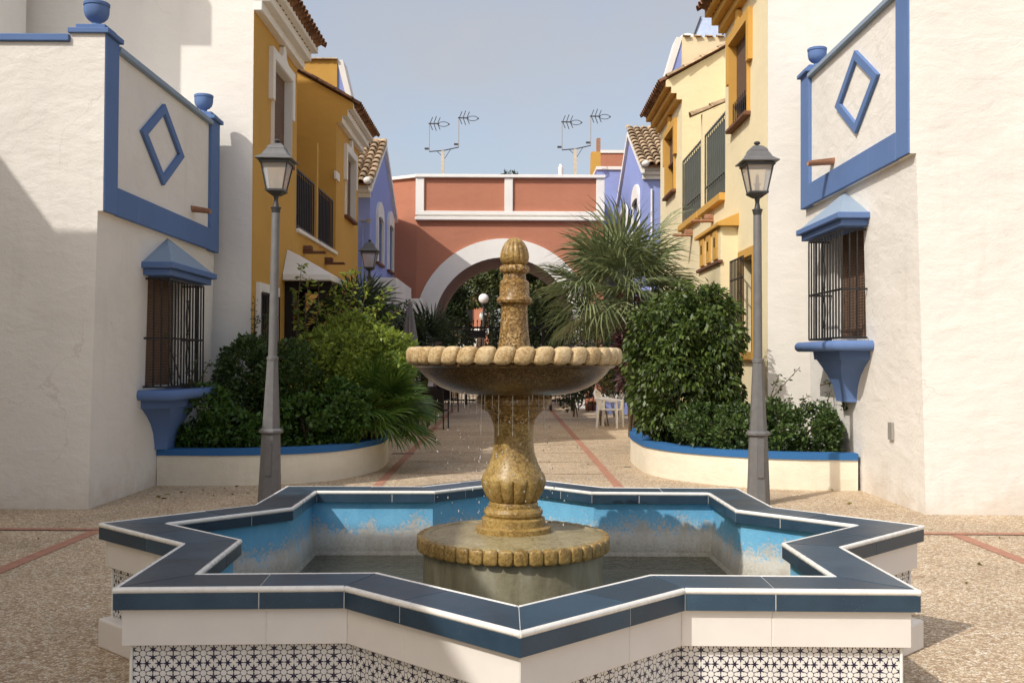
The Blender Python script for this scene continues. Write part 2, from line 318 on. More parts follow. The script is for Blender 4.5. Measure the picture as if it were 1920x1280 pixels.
def water_mat():
    m = bpy.data.materials.new('murky_water'); m.use_nodes = True; t = m.node_tree; t.nodes.clear()
    o = nn(t, 'ShaderNodeOutputMaterial'); g = nn(t, 'ShaderNodeBsdfGlossy'); g.inputs['Roughness'].default_value = 0.03
    d = nn(t, 'ShaderNodeBsdfDiffuse'); d.inputs['Color'].default_value = (0.17, 0.165, 0.11, 1)
    tr = nn(t, 'ShaderNodeBsdfTransparent'); tr.inputs['Color'].default_value = (0.55, 0.55, 0.42, 1)
    a = nn(t, 'ShaderNodeMixShader'); a.inputs[0].default_value = 0.5; L(t, d.outputs[0], a.inputs[1]); L(t, tr.outputs[0], a.inputs[2])
    fr = nn(t, 'ShaderNodeFresnel'); fr.inputs['IOR'].default_value = 1.33
    x = nn(t, 'ShaderNodeMixShader'); L(t, fr.outputs[0], x.inputs[0]); L(t, a.outputs[0], x.inputs[1]); L(t, g.outputs[0], x.inputs[2])
    geo = nn(t, 'ShaderNodeNewGeometry')
    n1 = nn(t, 'ShaderNodeTexNoise', Scale=14.0, Detail=3.0, Distortion=1.2); L(t, geo.outputs['Position'], n1.inputs['Vector'])
    bp = nn(t, 'ShaderNodeBump', Strength=0.6, Distance=0.04); L(t, n1.outputs['Fac'], bp.inputs['Height'])
    for q in (g, fr): L(t, bp.outputs[0], q.inputs['Normal'])
    L(t, x.outputs[0], o.inputs['Surface'])
    return m
M['water'] = water_mat()

def glass_mat(name, tint, milky, mcol):
    m = bpy.data.materials.new(name); m.use_nodes = True; t = m.node_tree; t.nodes.clear()
    o = nn(t, 'ShaderNodeOutputMaterial'); tr = nn(t, 'ShaderNodeBsdfTransparent'); tr.inputs['Color'].default_value = (*tint, 1)
    d = nn(t, 'ShaderNodeBsdfDiffuse'); d.inputs['Color'].default_value = (*mcol, 1)
    a = nn(t, 'ShaderNodeMixShader'); a.inputs[0].default_value = milky; L(t, tr.outputs[0], a.inputs[1]); L(t, d.outputs[0], a.inputs[2])
    g = nn(t, 'ShaderNodeBsdfGlossy'); g.inputs['Roughness'].default_value = 0.08
    fr = nn(t, 'ShaderNodeFresnel'); fr.inputs['IOR'].default_value = 1.45
    x = nn(t, 'ShaderNodeMixShader'); L(t, fr.outputs[0], x.inputs[0]); L(t, a.outputs[0], x.inputs[1]); L(t, g.outputs[0], x.inputs[2])
    L(t, x.outputs[0], o.inputs['Surface']); return m
M['lamp_glass'] = glass_mat('dusty_lamp_glass', (0.95, 0.93, 0.9), 0.38, (0.85, 0.80, 0.74))
M['drop'] = glass_mat('water_drop', (0.97, 0.97, 0.97), 0.45, (0.9, 0.9, 0.9))
def window_glass():
    m, t, b = base_mat('dark_window_glass', 0.05, 0.6); b.inputs['Base Color'].default_value = (0.02, 0.022, 0.025, 1)
    return m
M['glass'] = window_glass()

def star_tile():                                    # printed 8-fold rosette pattern, 2 x 2 repeats to a tile
    m, t, b = base_mat('printed_rosette_tile', 0.22, 0.5)
    uv = nn(t, 'ShaderNodeUVMap'); s = nn(t, 'ShaderNodeSeparateXYZ'); L(t, uv.outputs[0], s.inputs[0])
    u = mth(t, 'SUBTRACT', mth(t, 'FRACT', mth(t, 'MULTIPLY', s.outputs[0], 2.0)), 0.5)
    v = mth(t, 'SUBTRACT', mth(t, 'FRACT', mth(t, 'MULTIPLY', s.outputs[1], 2.0)), 0.5)
    au = mth(t, 'ABSOLUTE', u); av = mth(t, 'ABSOLUTE', v)
    def star(cx, cy):
        dx = mth(t, 'SUBTRACT', au, cx); dy = mth(t, 'SUBTRACT', av, cy)
        if cx > cy: dx, dy = dy, dx
        rr = mth(t, 'SQRT', mth(t, 'ADD', mth(t, 'MULTIPLY', dx, dx), mth(t, 'MULTIPLY', dy, dy)))
        cs = mth(t, 'COSINE', mth(t, 'MULTIPLY', mth(t, 'ARCTAN2', dy, dx), 6.0))
        return mth(t, 'LESS_THAN', mth(t, 'MULTIPLY', rr, mth(t, 'MULTIPLY_ADD', cs, -0.40, 1.0)), 0.124)
    st = mth(t, 'MAXIMUM', star(0.2, 0.5), star(0.5, 0.2))
    r = mth(t, 'SQRT', mth(t, 'ADD', mth(t, 'MULTIPLY', u, u), mth(t, 'MULTIPLY', v, v)))
    th = mth(t, 'ARCTAN2', v, u)
    ln = mth(t, 'MULTIPLY', mth(t, 'ABSOLUTE', mth(t, 'COSINE', mth(t, 'MULTIPLY', th, 4.0))), mth(t, 'MULTIPLY', r, 0.25))
    l1 = mth(t, 'MULTIPLY', mth(t, 'LESS_THAN', ln, 0.017), mth(t, 'MULTIPLY', mth(t, 'GREATER_THAN', r, 0.15), mth(t, 'LESS_THAN', r, 0.5)))
    ring = mth(t, 'LESS_THAN', mth(t, 'ABSOLUTE', mth(t, 'SUBTRACT', r, 0.165)), 0.013)
    dots = mth(t, 'MULTIPLY', mth(t, 'LESS_THAN', ln, 0.028), mth(t, 'LESS_THAN', mth(t, 'ABSOLUTE', mth(t, 'SUBTRACT', r, 0.185)), 0.028))
    k = mth(t, 'MAXIMUM', mth(t, 'MAXIMUM', st, l1), mth(t, 'MAXIMUM', ring, dots))
    geo = nn(t, 'ShaderNodeNewGeometry'); n1 = nn(t, 'ShaderNodeTexNoise', Scale=14.0, Detail=3.0); L(t, geo.outputs['Position'], n1.inputs['Vector'])
    wr = ramp(t, [(0.3, (0.68, 0.66, 0.62)), (0.7, (0.77, 0.75, 0.71))]); L(t, n1.outputs['Fac'], wr.inputs['Fac'])
    L(t, mixc(t, k, wr.outputs[0], (0.016, 0.012, 0.04)), b.inputs['Base Color'])
    return m
M['rosette'] = star_tile()

# foliage
M['ficus'] = leaf_mat('glossy_ficus_leaf', (0.018, 0.038, 0.008), (0.115, 0.165, 0.032), 0.42, 0.2)
M['hedge'] = leaf_mat('dark_hedge_leaf', (0.026, 0.055, 0.015), (0.095, 0.15, 0.036), 0.45, 0.2)
M['lowbush'] = leaf_mat('bright_low_bush_leaf', (0.03, 0.07, 0.012), (0.10, 0.19, 0.03), 0.45, 0.25)
M['lime'] = leaf_mat('yellow_green_leaf', (0.07, 0.125, 0.014), (0.30, 0.37, 0.055), 0.5, 0.35)
M['frond'] = leaf_mat('fan_palm_leaflet', (0.07, 0.10, 0.04), (0.26, 0.30, 0.14), 0.42, 0.2)
M['frond_green'] = leaf_mat('young_palm_leaflet', (0.035, 0.085, 0.012), (0.12, 0.2, 0.035), 0.42, 0.25)
M['frond_dark'] = leaf_mat('dark_palm_leaflet', (0.018, 0.035, 0.012), (0.05, 0.08, 0.03), 0.45, 0.2)
M['pine'] = leaf_mat('pine_needles', (0.035, 0.05, 0.014), (0.12, 0.14, 0.045), 0.6, 0.15)
M['tree'] = leaf_mat('dark_tree_leaf', (0.014, 0.026, 0.008), (0.05, 0.075, 0.022), 0.5, 0.15)
M['olive'] = leaf_mat('olive_brown_leaf', (0.08, 0.07, 0.015), (0.20, 0.17, 0.04), 0.6, 0.2)
M['purple'] = leaf_mat('dark_red_leaf', (0.03, 0.010, 0.012), (0.11, 0.035, 0.04), 0.5, 0.15)

# ------------------------------------------------------------------ mesh helpers
BASE = {}
def tag(o, label=None, cat=None, group=None, kind=None):
    if label: o['label'] = label
    if cat: o['category'] = cat
    if group: o['group'] = group
    if kind: o['kind'] = kind
    return o
def thing(name, loc, label, cat, group=None, rotz=0.0):
    o = bpy.data.objects.new(name, None); C.objects.link(o); o.empty_display_size = 0.2
    o.location = loc; o.rotation_euler = (0, 0, rotz); BASE[o.name] = Vector(loc)
    return tag(o, label, cat, group)

class MB:
    def __init__(s): s.v = []; s.f = []; s.uv = None
    def quad(s, a, b, c, d): n = len(s.v); s.v += [tuple(a), tuple(b), tuple(c), tuple(d)]; s.f.append((n, n + 1, n + 2, n + 3)); return s
    def poly(s, pts): n = len(s.v); s.v += [tuple(p) for p in pts]; s.f.append(tuple(range(n, n + len(pts)))); return s
    def box(s, x0, x1, y0, y1, z0, z1):
        x0, x1 = min(x0, x1), max(x0, x1); y0, y1 = min(y0, y1), max(y0, y1); z0, z1 = min(z0, z1), max(z0, z1)
        n = len(s.v)
        s.v += [(x0, y0, z0), (x1, y0, z0), (x1, y1, z0), (x0, y1, z0), (x0, y0, z1), (x1, y0, z1), (x1, y1, z1), (x0, y1, z1)]
        for q in ((0, 3, 2, 1), (4, 5, 6, 7), (0, 1, 5, 4), (1, 2, 6, 5), (2, 3, 7, 6), (3, 0, 4, 7)): s.f.append(tuple(n + i for i in q))
        return s
    def extrude(s, pts, vec):                       # planar polygon pushed along vec, closed
        n = len(s.v); k = len(pts); vec = Vector(vec)
        s.v += [tuple(p) for p in pts] + [tuple(Vector(p) + vec) for p in pts]
        s.f.append(tuple(range(n + k - 1, n - 1, -1))); s.f.append(tuple(range(n + k, n + 2 * k)))
        for i in range(k): j = (i + 1) % k; s.f.append((n + i, n + j, n + k + j, n + k + i))
        return s
    def prism(s, poly, z0, z1): return s.extrude([(x, y, z0) for x, y in poly], (0, 0, z1 - z0))
    def ringext(s, outer, inner, vec):              # closed frame between two outlines, pushed along vec
        n = len(s.v); k = len(outer); vec = Vector(vec)
        for ring in (outer, inner): s.v += [tuple(p) for p in ring]
        for ring in (outer, inner): s.v += [tuple(Vector(p) + vec) for p in ring]
        for i in range(k):
            j = (i + 1) % k; a, b = n + i, n + j; c, d = n + k + j, n + k + i; o = 2 * k
            s.f += [(a, d, c, b), (a + o, b + o, c + o, d + o), (a, b, b + o, a + o), (d, d + o, c + o, c)]
        return s
    def tube(s, pts, r, n=8, caps=True):
        pts = [Vector(p) for p in pts]; rs = r if isinstance(r, (list, tuple)) else [r] * len(pts)
        b0 = len(s.v); up = None
        for i, p in enumerate(pts):
            d = (pts[min(i + 1, len(pts) - 1)] - pts[max(i - 1, 0)]).normalized()
            if up is None: up = Vector((0, 0, 1)) if abs(d.z) < 0.9 else Vector((0, 1, 0))
            a = d.cross(up).normalized(); c = a.cross(d).normalized(); up = c
            for k in range(n):
                th = 2 * PI * (k + 0.5) / n; s.v.append(tuple(p + a * (rs[i] * math.cos(th)) + c * (rs[i] * math.sin(th))))
        for i in range(len(pts) - 1):
            for k in range(n):
                j = (k + 1) % n; s.f.append((b0 + i * n + k, b0 + i * n + j, b0 + (i + 1) * n + j, b0 + (i + 1) * n + k))
        if caps:
            s.f.append(tuple(b0 + k for k in range(n - 1, -1, -1))); m = b0 + (len(pts) - 1) * n; s.f.append(tuple(m + k for k in range(n)))
        return s
    def lathe(s, prof, n=48, c=(0, 0, 0), mod=None, phase=0.0, caps=True):
        b0 = len(s.v)
        for (r, z) in prof:
            for k in range(n):
                th = 2 * PI * k / n + phase; rr = r * (mod(th, z) if mod else 1)
                s.v.append((c[0] + rr * math.cos(th), c[1] + rr * math.sin(th), c[2] + z))
        for i in range(len(prof) - 1):
            for k in range(n):
                j = (k + 1) % n; s.f.append((b0 + i * n + k, b0 + i * n + j, b0 + (i + 1) * n + j, b0 + (i + 1) * n + k))
        if caps:
            s.f.append(tuple(b0 + k for k in range(n - 1, -1, -1))); m = b0 + (len(prof) - 1) * n; s.f.append(tuple(m + k for k in range(n)))
        return s
    def ball(s, c, rx, ry=None, rz=None, nu=12, nv=8):
        ry = rx if ry is None else ry; rz = rx if rz is None else rz; b0 = len(s.v)
        for i in range(nv + 1):
            ph = PI * i / nv
            for k in range(nu):
                th = 2 * PI * k / nu
                s.v.append((c[0] + rx * math.sin(ph) * math.cos(th), c[1] + ry * math.sin(ph) * math.sin(th), c[2] - rz * math.cos(ph)))
        for i in range(nv):
            for k in range(nu):
                j = (k + 1) % nu; s.f.append((b0 + i * nu + k, b0 + i * nu + j, b0 + (i + 1) * nu + j, b0 + (i + 1) * nu + k))
        return s
    def squircle(s, rx, ry, rz, e=0.6, nu=16, nv=10, shear=0.0):
        pw = lambda c: math.copysign(abs(c) ** e, c); b0 = len(s.v)
        for i in range(nv + 1):
            ph = -PI / 2 + PI * i / nv
            for k in range(nu):
                th = 2 * PI * k / nu; z = rz * pw(math.sin(ph))
                s.v.append((rx * pw(math.cos(ph)) * pw(math.cos(th)), ry * pw(math.cos(ph)) * pw(math.sin(th)) + shear * z, z))
        for i in range(nv):
            for k in range(nu):
                j = (k + 1) % nu; s.f.append((b0 + i * nu + k, b0 + i * nu + j, b0 + (i + 1) * nu + j, b0 + (i + 1) * nu + k))
        return s
    def mesh(s, name, base=Vector((0, 0, 0)), smooth=False):
        me = bpy.data.meshes.new(name)
        me.from_pydata([(x - base.x, y - base.y, z - base.z) for x, y, z in s.v], [], s.f)
        if s.uv:
            ul = me.uv_layers.new(name='UVMap')
            for i, q in enumerate(s.uv): ul.data[i].uv = q
        me.validate(); me.update()
        if smooth:
            me.shade_smooth()
            try: me.set_sharp_from_angle(angle=R(smooth if smooth > 1 else 40))
            except Exception: pass
        return me
    def build(s, name, mat, parent=None, smooth=False, bevel=0.0, local=False, kind=None, label=None, seg=1):
        base = Vector((0, 0, 0)) if (parent is None or local) else BASE[parent.name]
        me = s.mesh(name, base, smooth); me.materials.append(mat if not isinstance(mat, str) else M[mat])
        o = bpy.data.objects.new(name, me); C.objects.link(o)
        if parent is not None: o.parent = parent
        BASE[o.name] = base
        if bevel:
            b = o.modifiers.new('bevel', 'BEVEL'); b.width = bevel; b.segments = seg; b.limit_method = 'ANGLE'; b.angle_limit = R(35)
            b.harden_normals = False
        if kind: o['kind'] = kind
        if label: o['label'] = label
        return o
def inst(name, me, parent, loc, rot=(0, 0, 0), scale=(1, 1, 1), local=False):
    o = bpy.data.objects.new(name, me); C.objects.link(o)
    base = Vector((0, 0, 0)) if (parent is None or local) else BASE[parent.name]
    if parent is not None: o.parent = parent
    o.location = Vector(loc) - base; o.rotation_euler = rot; o.scale = scale; BASE[o.name] = base
    return o
def with_mat(me, mat): me.materials.append(M[mat]); return me
def copy_tree(o, parent=None):
    c = o.copy(); C.objects.link(c); BASE[c.name] = BASE.get(o.name, Vector((0, 0, 0)))
    if parent is not None: c.parent = parent
    for ch in list(o.children): copy_tree(ch, c)
    return c

def facade_x(mb, X, y0, y1, z0, z1, holes=(), depth=0.0):
    """wall sheet in the plane x=X with rectangular holes; reveals run to x=X+depth"""
    ys = sorted({y0, y1, *[h[0] for h in holes], *[h[1] for h in holes]}); zs = sorted({z0, z1, *[h[2] for h in holes], *[h[3] for h in holes]})
    for a, b in zip(ys, ys[1:]):
        for c, d in zip(zs, zs[1:]):
            if any(h[0] <= a and b <= h[1] and h[2] <= c and d <= h[3] for h in holes): continue
            mb.quad((X, a, c), (X, b, c), (X, b, d), (X, a, d))
    for h in holes:
        e = X + depth
        mb.quad((X, h[0], h[2]), (X, h[1], h[2]), (e, h[1], h[2]), (e, h[0], h[2])); mb.quad((X, h[0], h[3]), (e, h[0], h[3]), (e, h[1], h[3]), (X, h[1], h[3]))
        mb.quad((X, h[0], h[2]), (e, h[0], h[2]), (e, h[0], h[3]), (X, h[0], h[3])); mb.quad((X, h[1], h[2]), (X, h[1], h[3]), (e, h[1], h[3]), (e, h[1], h[2]))
    return mb

def leaves_mesh(name, pts, nrm, size, width=0.45, droop=0.2, spread=0.8, g=rng, jitter=0.35, fold=0.12):
    n = len(pts); d = nrm + spread * g.normal(size=(n, 3)); d[:, 2] -= droop; d /= np.linalg.norm(d, axis=1)[:, None] + 1e-9
    a = np.cross(d, g.normal(size=(n, 3))); a /= np.linalg.norm(a, axis=1)[:, None] + 1e-9; u = np.cross(a, d)
    Ls = size * (1 + jitter * g.uniform(-1, 1, n))[:, None]
    v = np.empty((n, 4, 3)); v[:, 0] = pts; v[:, 2] = pts + d * Ls
    v[:, 1] = pts + d * Ls * 0.45 + a * Ls * width * 0.5 + u * Ls * fold; v[:, 3] = pts + d * Ls * 0.45 - a * Ls * width * 0.5 + u * Ls * fold
    return raw_mesh(name, v.reshape(-1, 3), 4)
def raw_mesh(name, v, k):
    me = bpy.data.meshes.new(name); n = len(v) // k
    me.vertices.add(len(v)); me.vertices.foreach_set('co', v.astype(np.float32).ravel())
    me.loops.add(len(v)); me.loops.foreach_set('vertex_index', np.arange(len(v), dtype=np.int32))
    me.polygons.add(n); me.polygons.foreach_set('loop_start', np.arange(0, len(v), k, dtype=np.int32))
    me.update(calc_edges=True); me.validate(); return me
def crown_points(blobs, n, lumps=26, lump_r=0.3, zmin=None, zmax=None, g=rng, inner=0.25):
    vol = np.array([b[1][0] * b[1][1] + b[1][0] * b[1][2] + b[1][1] * b[1][2] for b in blobs]); out_p, out_n = [], []
    for (c, r), k in zip(blobs, (vol / vol.sum() * n).astype(int)):
        c, r = np.array(c), np.array(r)
        q = g.normal(size=(lumps, 3)); q /= np.linalg.norm(q, axis=1)[:, None]; lc = q * g.uniform(0.62, 0.84, (lumps, 1))
        lr = lump_r * g.uniform(0.7, 1.3, lumps); i = g.integers(0, lumps, k)
        e = g.normal(size=(k, 3)); e /= np.linalg.norm(e, axis=1)[:, None]
        e = e + 0.5 * q[i]; e /= np.linalg.norm(e, axis=1)[:, None]
        rad = np.where(g.uniform(size=k) < inner, g.uniform(0.2, 1, k), g.uniform(0.85, 1.05, k))
        p = lc[i] + e * (lr[i] * rad)[:, None]
        nr = e + 0.4 * q[i]; out_p.append(c + p * r); out_n.append(nr)
    p = np.concatenate(out_p); nr = np.concatenate(out_n); nr /= np.linalg.norm(nr, axis=1)[:, None]
    keep = np.ones(len(p), bool)
    if zmin is not None: keep &= p[:, 2] > zmin
    if zmax is not None: keep &= p[:, 2] < zmax + 0.03 * g.normal(size=len(p))
    return p[keep], nr[keep]
def plant(name, loc, label, cat, blobs, n, size, mat, group=None, stems=6, part='foliage', stem_part='stem', **kw):
    t = thing(name, loc, label, cat, group); b = Vector(loc); bl = np.array(b)
    pk = {k: kw.pop(k) for k in list(kw) if k in ('lumps', 'lump_r', 'zmin', 'zmax', 'inner')}
    p, nr = crown_points(blobs, n, **pk)
    me = leaves_mesh(part, p - bl, nr, size, **kw); me.materials.append(M[mat])
    o = bpy.data.objects.new(part, me); C.objects.link(o); o.parent = t; o['kind'] = 'stuff'; BASE[o.name] = b
    if stems:
        s = MB(); cc = np.mean([q[0] for q in blobs], axis=0); rr = np.max([q[1] for q in blobs], axis=0)
        for _ in range(stems):
            e = Vector((cc[0] + random.uniform(-.6, .6) * rr[0], cc[1] + random.uniform(-.6, .6) * rr[1], cc[2] + random.uniform(-.1, .5) * rr[2]))
            a = b + Vector((random.uniform(-.12, .12), random.uniform(-.12, .12), 0)); mid = (a + e) / 2 + Vector((0, 0, 0.1))
            s.tube([a, mid, e], [0.018, 0.013, 0.006], 5)
        s.build(stem_part, 'stem', t)
    return t

# ================================================================== GROUND
g = MB(); g.quad((-60, -40, 0), (60, -40, 0), (60, 160, 0), (-60, 160, 0))
tag(g.build('ground', 'pebbles'), kind='structure')
def strip(name, pts, wd, z, mat):
    mb = MB(); (ax, ay), (bx, by) = pts; d = Vector((bx - ax, by - ay, 0)).normalized(); n = Vector((-d.y, d.x, 0)) * wd / 2
    a, b = Vector((ax, ay, z)), Vector((bx, by, z)); mb.quad(a - n, b - n, b + n, a + n)
    return tag(mb.build(name, mat), kind='structure')
for a, b in (((-1.62, 9.4), (-1.86, 33.0)), ((1.345, 9.4), (1.23, 33.0)), ((-3.75, 1.9), (-3.75, 9.27)), ((4.03, 1.9), (4.03, 9.27))):
    strip('paving_strip', (a, b), 0.12, 0.004, 'strip')
for a, b in (((-9, 9.33), (9, 9.33)), ((-9, 1.84), (9, 1.84))): strip('paving_strip', (a, b), 0.11, 0.008, 'strip')
for k in range(9):
    y = 10.9 + 1.6 * k; strip('paving_joint', ((-1.55, y), (1.27, y)), 0.03, 0.004, 'joint')
for y in (6.9, 4.4): strip('paving_joint', ((-9, y), (-3.85, y)), 0.02, 0.004, 'joint')
MB().box(-1.98, -1.62, 16.95, 17.1, -0.02, 0.006).build('drain_grate', 'sill_brown')
tag(bpy.data.objects['drain_grate'], 'small rusty drain grate in the paving left of the central path', 'drain')
o = MB().box(1.66, 1.76, 15.05, 15.1, -0.02, 0.006).build("drain_cover", "iron")
tag(o, 'tiny dark cover in the paving before the right planter', 'drain cover')

# ================================================================== STAR FOUNTAIN BASIN
ZR = 0.668                                          # rim top
CX, CY, ROT, RS = 0.0144, 5.62, 0.0048, 2.25
meas = {0: (1733, 985), 1: (1453, 951), 2: (1383, 915), 3: (1130, 913), 5: (797, 911), 6: (537, 911), 7: (479, 946), 8: (183, 981),
        9: (340, 1018), 10: (213, 1103), 11: (643, 1098), 12: (977, 1184), 13: (1285, 1103), 14: (1727, 1107), 15: (1578, 1025)}
# 16 corners counter-clockwise from the right tip (0); even = tips, odd = notches; index 1 is the notch after the right tip
star = []
for i in range(16):
    r = RS * (1 if i % 2 == 0 else 0.767); a = i * PI / 8 + ROT; p = Vector((CX + r * math.cos(a), CY + r * math.sin(a)))
    if i in meas:
        q = atZ(*meas[i], ZR); q = Vector((q.x, q.y)); kk = 0.75 if i > 7 or i == 0 else 0.5
        if (q - p).length < 0.25: p = p.lerp(q, kk)
    star.append(p)
def inset(P, d):
    out = []; n = len(P)
    for i in range(n):
        a, b, c = P[i - 1], P[i], P[(i + 1) % n]
        e1, e2 = (b - a).normalized(), (c - b).normalized(); n1, n2 = Vector((-e1.y, e1.x)), Vector((-e2.y, e2.x))
        out.append(b + (n1 + n2) * (d / (1 + n1.dot(n2))))
    return out
basin = thing('star_basin', (CX, CY, 0), 'eight-pointed star fountain basin with navy tiled rim and white bead edging', 'fountain basin')
def V3(p, z): return Vector((p.x, p.y, z))
def ringwall(mb, A, za, B, zb):
    for i in range(16):
        j = (i + 1) % 16; mb.quad(V3(A[i], za), V3(A[j], za), V3(B[j], zb), V3(B[i], zb))
core = MB(); O1 = inset(star, 0.072); I1 = inset(star, 0.225)
ringwall(core, O1, 0.0, O1, 0.652); ringwall(core, O1, 0.652, I1, 0.652)
core.build('basin_wall', 'fascia', basin)
lin = MB(); I2 = inset(star, 0.245); I3 = inset(star, 0.30); I4 = inset(star, 0.42)
ringwall(lin, I1, 0.653, I1, 0.40); ringwall(lin, I1, 0.40, I2, 0.26); ringwall(lin, I2, 0.26, I3, 0.16); ringwall(lin, I3, 0.16, I4, 0.12)
lin.poly([V3(p, 0.12) for p in I4]); lin.build('basin_lining', 'pool', basin)
pl = MB(); pl.prism([(p.x, p.y) for p in inset(star, 0.0)], 0.0, 0.157); pl.build('plinth', 'fascia', basin, bevel=0.012, seg=2)
# overhanging bed under the rim tiles
IN = inset(star, 0.262)
bed = MB(); A0, B0 = inset(star, 0.0022), inset(star, 0.2598)
ringwall(bed, A0, 0.586, A0, 0.6648); ringwall(bed, A0, 0.6648, B0, 0.6648); ringwall(bed, B0, 0.6648, B0, 0.594); ringwall(bed, B0, 0.594, A0, 0.586)
FB0 = inset(star, 0.0285); ringwall(bed, FB0, 0.4375, FB0, 0.581)
bed.build('rim_bed', 'grout', basin)
def lerp2(a, b, t): return a + (b - a) * t
GAP = 0.0040
CO, CI = inset(star, 0.017), inset(star, 0.245)
for i in range(16):
    j = (i + 1) % 16
    o0, o1, i0, i1 = star[i], star[j], IN[i], IN[j]
    d = (o1 - o0).normalized(); nin = Vector((-d.y, d.x)); ln = (o1 - o0).length
    tip0 = i % 2 == 0
    cut = (0.62 if tip0 else 0.38) + random.uniform(-0.03, 0.03)
    # navy coping slabs, two to a side, mitred at the corners
    for a, b in ((0.0, cut), (cut, 1.0)):
        def pt(t, inner):
            A, B = (CI if inner else CO)[i], (CI if inner else CO)[j]
            if t == 0.0: p = A
            elif t == 1.0: p = B
            else:
                p = lerp2(o0, o1, t); p = p + nin * (0.245 if inner else 0.017)
            return p + d * (GAP / 2 if t == a else -GAP / 2)
        q = [pt(a, 0), pt(b, 0), pt(b, 1), pt(a, 1)]
        m = MB(); m.prism([(p.x, p.y) for p in q], 0.6600, ZR + random.uniform(-.0014, .0014)); m.build('rim_tile', 'navy', basin, bevel=0.0015)
        # outer and inner navy band tiles
        for side in (0, 1):
            e0, e1 = (o0, o1) if side == 0 else (i0, i1); c = cut
            s0 = lerp2(e0, e1, a) + d * GAP / 2; s1 = lerp2(e0, e1, b) - d * GAP / 2; w_ = nin * 0.008 * (1 if side == 0 else -1)
            m = MB(); m.prism([(p.x, p.y) for p in ((s0, s1, s1 + w_, s0 + w_) if side == 0 else (s0 + w_, s1 + w_, s1, s0))], 0.582 if side == 0 else 0.592, 0.6465)
            m.build('band_tile', 'navy', basin, bevel=0.001)
    # white quarter-round beads along both edges
    for e0, e1, sgn in ((o0, o1, 1), (i0, i1, -1)):
        off = nin * 0.0085 * sgn
        m = MB(); m.tube([V3(e0 + off + d * 0.001, 0.6575), V3(e1 + off - d * 0.001, 0.6575)], 0.0125, 10); m.build('bead', 'bead', basin, smooth=50)
    # cream fascia slabs under the band
    f0, f1 = inset(star, 0.026)[i], inset(star, 0.026)[j]
    for a, b in ((0.0, cut + .01), (cut + .01, 1.0)):
        s0 = lerp2(f0, f1, a) + d * GAP / 2; s1 = lerp2(f0, f1, b) - d * GAP / 2; w_ = nin * 0.04
        m = MB(); m.prism([(p.x, p.y) for p in (s0, s1, s1 + w_, s0 + w_)], 0.437, 0.5815); m.build('fascia_tile', 'fascia', basin, bevel=0.0015)
    # printed wall tiles, only where a wall faces the front or the sides
    if -nin.y < 0.25:
        T = 0.1575; t0, t1 = inset(star, 0.060)[i], inset(star, 0.060)[j]; L0 = (t1 - t0).length; nT = int(math.ceil(L0 / T))
        for r_, (za, zb, va) in enumerate(((0.2795, 0.4365, 0.0), (0.158, 0.2775, 0.235))):
            for k in range(nT):
                s, e = (k * T, min(L0, (k + 1) * T)) if tip0 else (L0 - min(L0, (k + 1) * T), L0 - k * T)
                p0 = t0 + d * (s + 0.0006); p1 = t0 + d * (e - 0.0006); wq = nin * 0.010; ue = (e - s) / T
                m = MB(); m.extrude([V3(p0, za), V3(p1, za), V3(p1, zb), V3(p0, zb)], (wq.x, wq.y, 0))
                us = [(0, va), (ue, va), (ue, 1), (0, 1)] if tip0 else [(1 - ue, va), (1, va), (1, 1), (1 - ue, 1)]
                m.uv = [us[x] for x in (3, 2, 1, 0)] + us + [us[0]] * 16
                m.build('wall_tile', 'rosette', basin)
    if tip0:
        c = inset(star, 0.056)[i]; m = MB(); m.tube([V3(c, 0.157), V3(c, 0.4365)], 0.007, 8); m.build('corner_strip', 'bead', basin, smooth=50)
wt = MB(); wt.poly([V3(p, 0.235) for p in inset(star, 0.252)])
tag(wt.build('water', 'water'), kind='structure')

# ------------------------------------------------------------------ carved stone fountain in the basin
fx, fy = 0.012, 5.62
ft = thing('stone_fountain', (fx, fy, 0.12), 'carved golden speckled stone fountain with round bowl, baluster stem and bud finial', 'fountain')
c0 = (fx, fy, 0)
MB().lathe([(0.495, 0.12), (0.492, 0.3), (0.488, 0.545)], 64, c0).build('drum', 'drum', ft, smooth=40)
MB().lathe([(0.46, 0.535), (0.505, 0.54), (0.505, 0.606), (0.485, 0.617), (0.455, 0.617), (0.45, 0.611), (0.30, 0.622), (0.2, 0.628)], 72, c0).build('base_disc', 'stone_olive', ft, smooth=35)
lobe = MB().squircle(0.022, 0.0382, 0.041, .5).mesh('disc_lobe', smooth=60); with_mat(lobe, 'stone_gold')
for k in range(42):
    a = 2 * PI * k / 42; inst('disc_lobe', lobe, ft, (fx + 0.506 * math.cos(a), fy + 0.506 * math.sin(a), 0.573), (0, 0, a))
MB().lathe([(0.19, 0.62), (0.205, 0.626), (0.207, 0.654), (0.195, 0.66), (0.173, 0.662), (0.173, 0.70), (0.160, 0.706), (0.150, 0.71), (0.161, 0.724), (0.162, 0.738), (0.150, 0.756),
            (0.134, 0.762), (0.136, 0.776), (0.131, 0.788), (0.125, 0.79)], 64, c0).build('base_rings', 'stone_gold', ft, smooth=32)
def gad(th, z):
    if z > 0.915: return 1.0
    kk = max(0.0, min(1.0, (0.915 - z) / 0.02)); return 1 + kk * 0.12 * (abs(math.cos(7 * th)) ** 0.55 - 0.8)
MB().lathe([(0.125, 0.79), (0.136, 0.80), (0.150, 0.825), (0.163, 0.855), (0.173, 0.885), (0.176, 0.905), (0.1745, 0.916), (0.172, 0.926), (0.164, 0.942), (0.150, 0.965), (0.137, 0.99), (0.126, 1.02),
            (0.114, 1.06), (0.107, 1.12), (0.107, 1.18), (0.114, 1.215)], 196, c0, gad).build('baluster_stem', 'stone_gold', ft, smooth=40)
